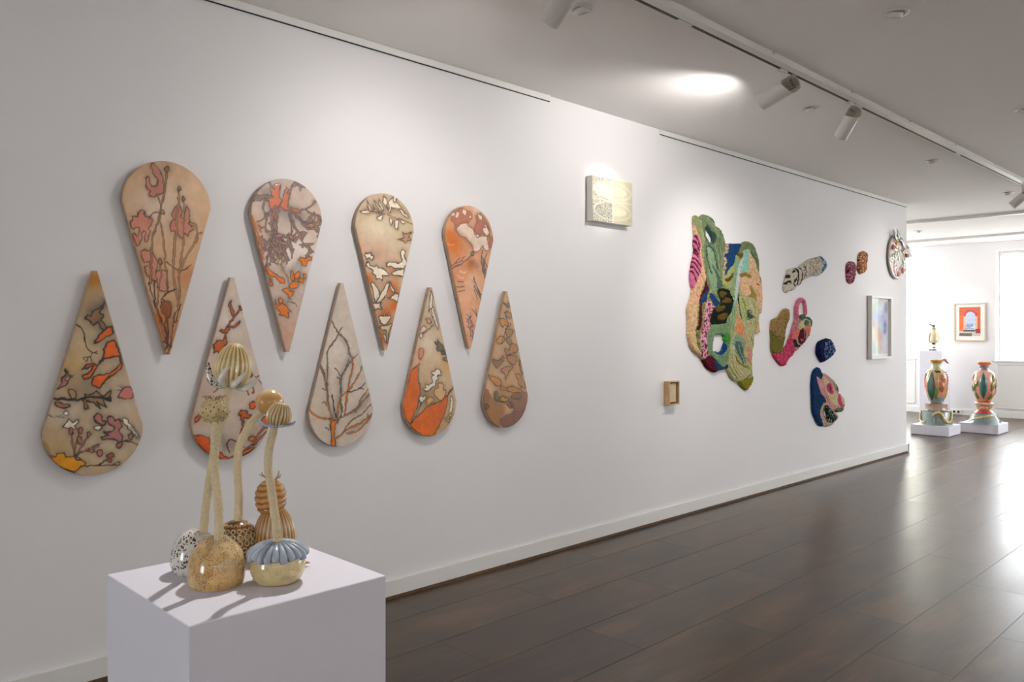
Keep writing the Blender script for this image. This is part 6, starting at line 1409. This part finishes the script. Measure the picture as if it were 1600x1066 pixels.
stem(t, [(1.8786, 0.8081, 1.0083), (1.8806, 0.8101, 1.0794), (1.8786, 0.8081, 1.1506), (1.8826, 0.8121, 1.2004), (1.8975, 0.8274, 1.2430), (1.9115, 0.8416, 1.2672), (1.9224, 0.8528, 1.2814)], .0087, o0)
hb = Vector((1.9284, 0.8589, 1.2957))-Vector(o0)
mb = MB(); ball(mb, hb, .0305, 44, 28, cc('c08a4a'), (1, 1, .92)); mb.C = [mixc(cc('c9975a'), cc('d8c49a'), max(0, min(1, (v[2]-hb.z-.008)*40))) for v in mb.V]; mb.build('smooth_head', M['glaze'], t, smooth=True)
# --- D: cream foot with blue petal collar, ribbed button with blue leaves
o0 = (2.0970, 0.7890, 0.9500)
t = thing('ceramic_seed_pod', o0, 'ceramic pod with cream foot under a blue-grey petal collar, right front', 'sculpture', 'ceramic seed pods on the plinth')
mb = MB(); pf = profile([(.002, 0), (.034, 0), (.044, .005), (.0525, .022), (.053, .040), (.046, .058), (.03, .068), (.012, .072), (.002, .073)])
rev(mb, lambda th, s: (pf(th, s)[0]*(1+.015*math.sin(3*th)), pf(th, s)[1]), 52, 36, None, lambda th, s: mixc(cc('d6c493'), cc('cbb682'), s)); mb.build('dome_foot', M['cream'], t, smooth=True)
for k in range(22):
    a = 2*PI*k/22; d = Vector((math.cos(a), math.sin(a), 0)); mb = MB()
    tube(mb, [d*.008+UP*.078, d*.026+UP*.076, d*.043+UP*.068, d*.053+UP*.058, d*.056+UP*(.050+.003*math.sin(k*2.3))], [.0028, .0042, .0062, .0084, .0062], 12, 4, colfn=lambda a, s: cc('a2adba' if s > .25 else '8490a0')); mb.build('collar_petal', M['glaze'], t, smooth=True)
stem(t, [(2.0970, 0.7890, 1.0208), (2.0934, 0.7854, 1.0761), (2.0880, 0.7798, 1.1340), (2.0835, 0.7752, 1.1791), (2.0853, 0.7771, 1.2177), (2.0907, 0.7826, 1.2499), (2.0934, 0.7854, 1.2692)], .0083, o0)
hb = Vector((2.0961, 0.7881, 1.2653))-Vector(o0); ax = (RT*.22+UP*1).normalized()
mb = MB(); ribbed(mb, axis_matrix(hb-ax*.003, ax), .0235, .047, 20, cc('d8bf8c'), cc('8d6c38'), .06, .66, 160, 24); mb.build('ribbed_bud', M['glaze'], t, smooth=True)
for k, (a, e) in enumerate(((3.6, .010), (4.6, -.006), (5.5, -.004), (.1, .004), (1.2, .006), (2.4, .010))):
    d = (RT*math.cos(a)+FW*math.sin(a)); L_ = .036 if k in (0, 3) else .026; mb = MB(); q = hb+UP*.002
    leaf(mb, [q+d*.010, q+d*L_*.5+UP*(-.004), q+d*L_*.8+UP*(-.003+e*.3), q+d*L_+UP*e], [.006, .0085, .007, .0012], cc('a0a9b6'), (0, 0, 1), .38); mb.build('calyx_leaf', M['glaze'], t, smooth=True)
# --- E: ribbed brown dome with ridged amber ball and antler twigs
o0 = (1.9175, 0.8770, 0.9500)
t = thing('ceramic_seed_pod', o0, 'ceramic piece without stem: ribbed brown dome, ridged amber ball and antler twigs', 'sculpture', 'ceramic seed pods on the plinth')
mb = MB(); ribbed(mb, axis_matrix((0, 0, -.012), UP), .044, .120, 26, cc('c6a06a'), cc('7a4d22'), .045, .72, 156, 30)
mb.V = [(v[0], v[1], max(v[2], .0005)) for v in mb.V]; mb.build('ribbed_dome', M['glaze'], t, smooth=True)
hb = Vector((1.9114, 0.8708, 1.0781))-Vector(o0); mb = MB()
def wavy(th, s):
    ph = max(.02, s*PI*.995); k = abs(math.sin(s*PI*9+.30*math.sin(3*th)+.2*math.sin(5*th+1))); return (.0345*math.sin(ph)**.8*(.94+.09*k**.7), -.041*math.cos(ph))
rev(mb, wavy, 64, 90, Matrix.Translation(hb), lambda th, s: mixc(cc('8a5420'), cc('c08a48'), abs(math.sin(s*PI*9+.30*math.sin(3*th)+.2*math.sin(5*th+1))))); mb.build('ridged_ball', M['glaze'], t, smooth=True)
hb = Vector((1.9125, 0.8719, 1.1155))-Vector(o0)
for (p, r_) in (([(-.004, 0), (-.010, .010), (-.018, .016), (-.022, .024)], .0022), ([(-.018, .016), (-.023, .016), (-.027, .021)], .0013), ([(.004, 0), (.010, .008), (.015, .016), (.017, .027)], .0022), ([(.012, .012), (.018, .012), (.021, .019)], .0014), ([(.0, .0), (.002, .012), (.001, .022)], .0016)):
    mb = MB(); tube(mb, [off(hb, a, b-.004) for a, b in p], [r_, r_, r_*.5], 8, 4, colfn=lambda a, s: cc('9c7c48')); mb.build('antler_twig', M['glaze'], t, smooth=True)
l0 = Vector((2.0346, 0.8700, 0.9500))-Vector(o0)+UP*.004; mb = MB(); leaf(mb, [Vector((l0.x, l0.y, .003))-RT*.03+UP*.001, l0+UP*.000, l0+RT*.014+UP*.004, l0+RT*.026+UP*.003], [.005, .011, .008, .0008], cc('b06a30'), (0, 0, 1), .4); mb.build('foot_leaf', M['glaze'], t, smooth=True)['label'] = 'red-brown leaf'


# ---------------------------------------------------------------- the two glazed urns
def noisecol(cols, sc, seed):
    rg = random.Random(seed); ph = [(rg.uniform(.5, 2), rg.uniform(0, 6), rg.uniform(.5, 2), rg.uniform(0, 6)) for _ in cols]
    def f(th, s):
        v = [math.sin(p[0]*sc*th+p[1])*math.cos(p[2]*sc*s*3+p[3])+.001*i for i, p in enumerate(ph)]; return cols[v.index(max(v))]
    return f
def on_surf(prof, zmin, zmax, th, z):
    P = sorted(prof, key=lambda q: q[1]); r = np.interp(z, [q[1] for q in P], [q[0] for q in P]); return Vector((r*math.cos(th), r*math.sin(th), z))
def applied_leaf(t, prof, th, z0, z1, wd, c, th2=None, thick=.02, nm='applied_leaf', lab=None):
    p = []; 
    for k in range(7):
        s = k/6; a = th+((th2 if th2 is not None else th)-th)*s; v = on_surf(prof, 0, 0, a, z0+(z1-z0)*s); d = Vector((math.cos(a), math.sin(a), 0)); p.append(v+d*.004)
    mb = MB(); n = Vector((math.cos(th), math.sin(th), 0)); tube(mb, p, [wd*.15, wd*.75, wd, wd*1.02, wd*.9, wd*.55, .002], 14, 3, (n, thick/wd*.6), colfn=lambda a, s: mixc(lin(c), lin('1e3526'), .35*abs(math.sin(s*9+a)))); o = mb.build(nm, M['glaze_bl'], t, smooth=True)
    if lab: o['label'] = lab
    return o
FR = -PI/2+.30        # azimuth that faces the photographer
def snake(t, pts, r, c, nm='coiled_snake'):
    mb = MB(); tube(mb, pts, r, 12, 5, colfn=lambda a, s: mixc(lin(c), lin('9a8048'), .25+.25*math.sin(s*60))); return mb.build(nm, M['glaze_bl'], t, smooth=True)
# left urn
U1 = (-.335, 12.29, .1405)
t = thing('ceramic_urn', U1, 'tall glazed urn with big dark green leaf and grey base with yellow snake', 'urn', 'ceramic urns on the low plinths')
def lath(t, nm, prof, colfn, nu=48, wob=0, m='glaze_bl'):
    f = profile(prof); mb = MB(); rev(mb, lambda th, s: (f(th, s)[0]*(1+wob*math.sin(3*th+1)), max(0, f(th, s)[1])), nu, f.n, None, colfn); return mb.build(nm, M[m], t, smooth=True)
lath(t, 'urn_base', [(.002, 0), (.19, 0), (.198, .008), (.19, .1), (.175, .19), (.166, .203), (.002, .204)], lambda th, s: mixc(lin('8c9a94'), lin('74847e'), .5+.5*math.sin(4*th)), wob=.03)
lath(t, 'collar_ring', [(.002, .204), (.14, .204), (.146, .215), (.142, .25), (.146, .292), (.138, .300), (.002, .301)], lambda th, s: mixc(lin('cf9a88'), lin('8b8f7e'), .5+.5*math.sin(th*26)*math.sin(s*PI*.8)))
B1 = [(.002, .301), (.078, .302), (.095, .335), (.126, .42), (.142, .52), (.146, .61), (.138, .70), (.115, .765), (.072, .79), (.066, .80)]
def bc(th, s):
    n = math.sin(3*th+2)+math.sin(7*s+th); base = mixc(lin('e0bf8e'), lin('d9846a'), max(0, min(1, .5+.5*n)))
    if s < .30: base = lin('8698a0')
    if s > .82: base = lin('d8c694')
    if math.sin(5*th+9*s) > .6: base = mixc(base, lin('a8a03c'), .7)
    return base
lath(t, 'urn_body', B1, bc, 64)
lath(t, 'urn_neck', [(.066, .80), (.060, .82), (.058, .85), (.060, .868)], lambda th, s: lin('b9b78c'))
lath(t, 'urn_lip', [(.058, .866), (.066, .875), (.080, .900), (.085, .912), (.080, .914), (.062, .90), (.002, .895)], lambda th, s: lin('d09a48'))
applied_leaf(t, B1, FR-.55, .35, .76, .055, '3f6e56', FR-.45, .03, lab='large dark green leaf')
applied_leaf(t, B1, FR-.12, .36, .62, .025, '8aa05a', FR+.2, .02)
applied_leaf(t, B1, FR+.35, .62, .46, .042, 'd5775e', FR+.55, .03, 'applied_petal', 'salmon petal')
applied_leaf(t, B1, FR+.05, .70, .50, .032, 'df9a6a', FR+.02, .03, 'applied_petal', 'orange petal')
applied_leaf(t, B1, FR+.5, .72, .60, .035, 'd88a74', FR+.75, .03, 'applied_petal')
for k in range(12):
    v = on_surf(B1, 0, 0, FR+1.25+.05*math.sin(k), .40+k*.03); mb = MB(); ball(mb, v*1.02, .012, 10, 7, lin('d98676')); mb.build('bead', M['glaze_bl'], t, smooth=True)
    v = on_surf(B1, 0, 0, FR-1.45, .52+k*.017); mb = MB(); ball(mb, v*1.02, .010, 8, 6, lin('dca07c')); mb.build('bead', M['glaze_bl'], t, smooth=True)
mb = MB(); v = [on_surf(B1, 0, 0, FR-.2+k*.11, .735+.008*math.sin(k*2)) for k in range(7)]
tube(mb, [q*1.03 for q in v], [.006, .014, .012, .016, .012, .013, .005], 10, 3, colfn=lambda a, s: lin('2e3a26')); mb.build('dark_garland', M['glaze_bl'], t, smooth=True)
for (a, b, z0, z1) in ((FR+.12, FR+.1, .36, .79), (FR-1.1, FR-1.25, .74, .64), (FR+1.0, FR+1.3, .76, .62)):
    mb = MB(); tube(mb, [on_surf(B1, 0, 0, a+(b-a)*k/5, z0+(z1-z0)*k/5)*1.012 for k in range(6)], .0035, 6, 2, colfn=lambda a, s: lin('3b3a24')); mb.build('vine_line', M['glaze_bl'], t, smooth=True)
sp = lambda th, z, k=1.0: (.196*k*math.cos(th), .196*k*math.sin(th), z)
snake(t, [sp(FR-.25, .12, 1.03), sp(FR-.12, .16, 1.03), sp(FR+.1, .185, .98), sp(FR+.33, .165, .99), sp(FR+.5, .10, 1.03), sp(FR+.75, .05, 1.06), sp(FR+1.05, .07, 1.06), sp(FR+1.3, .15, 1.02), sp(FR+1.6, .19, .98)], [.004, .018, .019, .02, .02, .018, .016, .014, .008], 'dcc080')
snake(t, [sp(FR-1.6, .19, .97), sp(FR-1.5, .12, 1.03), sp(FR-1.3, .05, 1.05), sp(FR-.95, .035, 1.06), sp(FR-.7, .06, 1.04)], [.012, .017, .018, .016, .004], 'dcc080')
mb = MB(); q = Vector((.085*.7, .085*.71, .905)); tube(mb, [q*1.0, q+RT*.02+UP*.012, q+RT*.045+UP*.006, q+RT*.07-UP*.022, q+RT*.09-UP*.04], [.012, .02, .024, .014, .003], 10, 4, colfn=lambda a, s: lin('c98a8a') if s < .75 else lin('77706c')); mb.build('bird_head_handle', M['glaze_bl'], t, smooth=True)['label'] = 'pink bird head on the lip'
# right urn
U2 = (.085, 12.98, .1405)
t = thing('ceramic_urn', U2, 'tall pink and orange glazed urn with teal pod, olive leaves and grey cone base', 'urn', 'ceramic urns on the low plinths')
lath(t, 'urn_base', [(.002, 0), (.205, 0), (.207, .01), (.185, .07), (.155, .125), (.14, .14), (.002, .141)], lambda th, s: mixc(lin('8fa0a0'), lin('76888a'), .5+.5*math.sin(3*th)), wob=.03)
lath(t, 'red_foot', [(.002, .14), (.128, .141), (.118, .16), (.09, .185), (.085, .19)], lambda th, s: lin('c2503c'))
lath(t, 'pedestal_neck', [(.085, .19), (.09, .21), (.105, .235), (.11, .25)], noisecol([lin('c9a77a'), lin('a2a27a'), lin('d98a70')], 3, 3))
lath(t, 'collar_ring', [(.10, .25), (.117, .258), (.121, .275), (.117, .292), (.09, .302), (.002, .303)], noisecol([lin('cdb382'), lin('b7a468'), lin('c98f70')], 3, 5), wob=.02)
B2 = [(.002, .302), (.082, .303), (.098, .34), (.13, .42), (.145, .52), (.148, .61), (.135, .69), (.11, .735), (.066, .76), (.062, .765)]
lath(t, 'urn_body', B2, lambda th, s: mixc(lin('dd6a48'), lin('e3b098'), max(0, min(1, s*2.4-.3+.3*math.sin(3*th)))), 64)
lath(t, 'urn_neck', [(.062, .765), (.054, .785), (.056, .815), (.06, .826)], lambda th, s: lin('8d8797'))
lath(t, 'urn_lip', [(.058, .824), (.066, .834), (.088, .862), (.096, .874), (.09, .878), (.07, .862), (.002, .858)], lambda th, s: lin('dd8a58'))
applied_leaf(t, B2, FR-.12, .36, .735, .048, '3d7874', FR-.1, .05, 'teal_pod', 'dark teal pod')
for (a, z0, z1, b) in ((FR-.85, .52, .62, FR-.55), (FR-1.05, .46, .58, FR-1.0), (FR-.8, .34, .47, FR-1.0), (FR+.65, .46, .62, FR+.8), (FR+.85, .60, .71, FR+.95), (FR+.55, .34, .45, FR+.85), (FR+1.25, .5, .6, FR+1.4)):
    applied_leaf(t, B2, a, z0, z1, .026, '808a3a', b, .02)
for (a, b) in ((FR-1.3, .66), (FR+1.4, .58), (FR+1.45, .46), (FR-1.45, .5)):
    applied_leaf(t, B2, a, b-.05, b+.06, .016, 'd79a90', a+.1, .02, 'applied_petal')
for k in range(5):
    a = FR-.3+k*.12; mb = MB(); ball(mb, (.112*math.cos(a), .112*math.sin(a), .215+.01*math.sin(k*2)), .026, 10, 8, lin('d9897a')); mb.build('flower_petal', M['glaze_bl'], t, smooth=True)
cp = lambda th, z: ((.212-.45*z)*math.cos(th), (.212-.45*z)*math.sin(th), z)
snake(t, [cp(FR-1.25, .04), cp(FR-1.0, .045), cp(FR-.5, .075), cp(FR, .10), cp(FR+.5, .115), cp(FR+.95, .11)], [.010, .018, .019, .018, .017, .006], 'dccb88')
mb = MB(); q = Vector((.09*.7, .09*.71, .872)); tube(mb, [q, q+RT*.03+UP*.016, q+RT*.07+UP*.008, q+RT*.105-UP*.012, q+RT*.13-UP*.012], [.006, .0045, .004, .0035, .002], 8, 4, colfn=lambda a, s: lin('6e6258')); mb.build('tail_handle', M['glaze_bl'], t, smooth=True)
# cream bird-headed figure on the tall plinth
c0 = (-1.225, 14.95, 1.133)
t = thing('bird_figure', c0, 'small cream ceramic figure with black banded legs and dark beaked head', 'figurine')
lath(t, 'figure_body', [(.002, .135), (.03, .132), (.062, .14), (.078, .17), (.076, .225), (.062, .29), (.044, .335), (.034, .355), (.002, .36)], lambda th, s: mixc(lin('d6c8a4'), lin('c8b68c'), .5+.5*math.sin(5*th)), 32, m='glaze')
for sx in (-1, 1):
    mb = MB(); tube(mb, [(RT*sx*.052+UP*.31), (RT*sx*.078+UP*.25), (RT*sx*.080+UP*.18), (RT*sx*.055+UP*.145)], [.018, .018, .016, .010], 10, 4, colfn=lambda a, s: lin('cdbd96')); mb.build('arm', M['glaze'], t, smooth=True)
mb = MB(); f = profile([(.002, .018), (.030, .02), (.024, .05), (.022, .09), (.034, .138)]); rev(mb, lambda th, s: f(th, s), 20, f.n, None, lambda th, s: lin('1d1b1a') if (s > .80 or .42 < s < .6 or s < .1) else lin('ddd6c4')); mb.build('banded_legs', M['glaze'], t, smooth=True)
mb = MB(); ball(mb, UP*.013, .05, 20, 8, lin('1c1b1a'), (1, .8, .26)); mb.build('foot_disc', M['glaze'], t, smooth=True)
mb = MB(); ball(mb, UP*.013-RT*.062, .017, 12, 8, lin('1c1b1a'), (1, 1, .75)); mb.build('foot_stone', M['glaze'], t, smooth=True)
mb = MB(); torus(mb, UP*.365, UP, .026, .014, 18, 8, lin('c9bd9c')); torus(mb, UP*.387, UP, .02, .012, 18, 8, lin('8f8c80')); mb.build('neck_ruff', M['glaze'], t, smooth=True)
mb = MB(); ball(mb, UP*.425, .024, 16, 12, lin('55584f')); mb.build('head', M['glaze'], t, smooth=True)
mb = MB(); tube(mb, [UP*.43-RT*.015, UP*.442-RT*.04, UP*.452-RT*.062, UP*.446-RT*.082], [.012, .006, .009, .002], 10, 4, colfn=lambda a, s: lin('3c3e3a')); mb.build('beak', M['glaze'], t, smooth=True)

# ---------------------------------------------------------------- outside the far windows
t = thing('street_building', (-9, 26, -1), 'pale yellow building seen blown-out through the far left window', 'building')
MB().box((-8, 0, 0), (3.2, 5, 5.2)).build('facade', M['facade'], t)
MB().box((-8, -.4, 1.2), (3.2, -.02, 2.6), .02).build('awning', M['awning'], t)
for k in range(7):
    wv = MB().box((-7.4+k*1.5, -.05, 3.3), (-6.6+k*1.5, -.001, 4.6), .01).build('window', M['trim'], t)
    MB().box((-7.3+k*1.5, -.07, 3.4), (-6.7+k*1.5, -.051, 4.5)).build('pane', M['darkglass'], wv)
sbox('ground', (-40, 15.9, -1.1), (40, 60, -1.0), 'street')
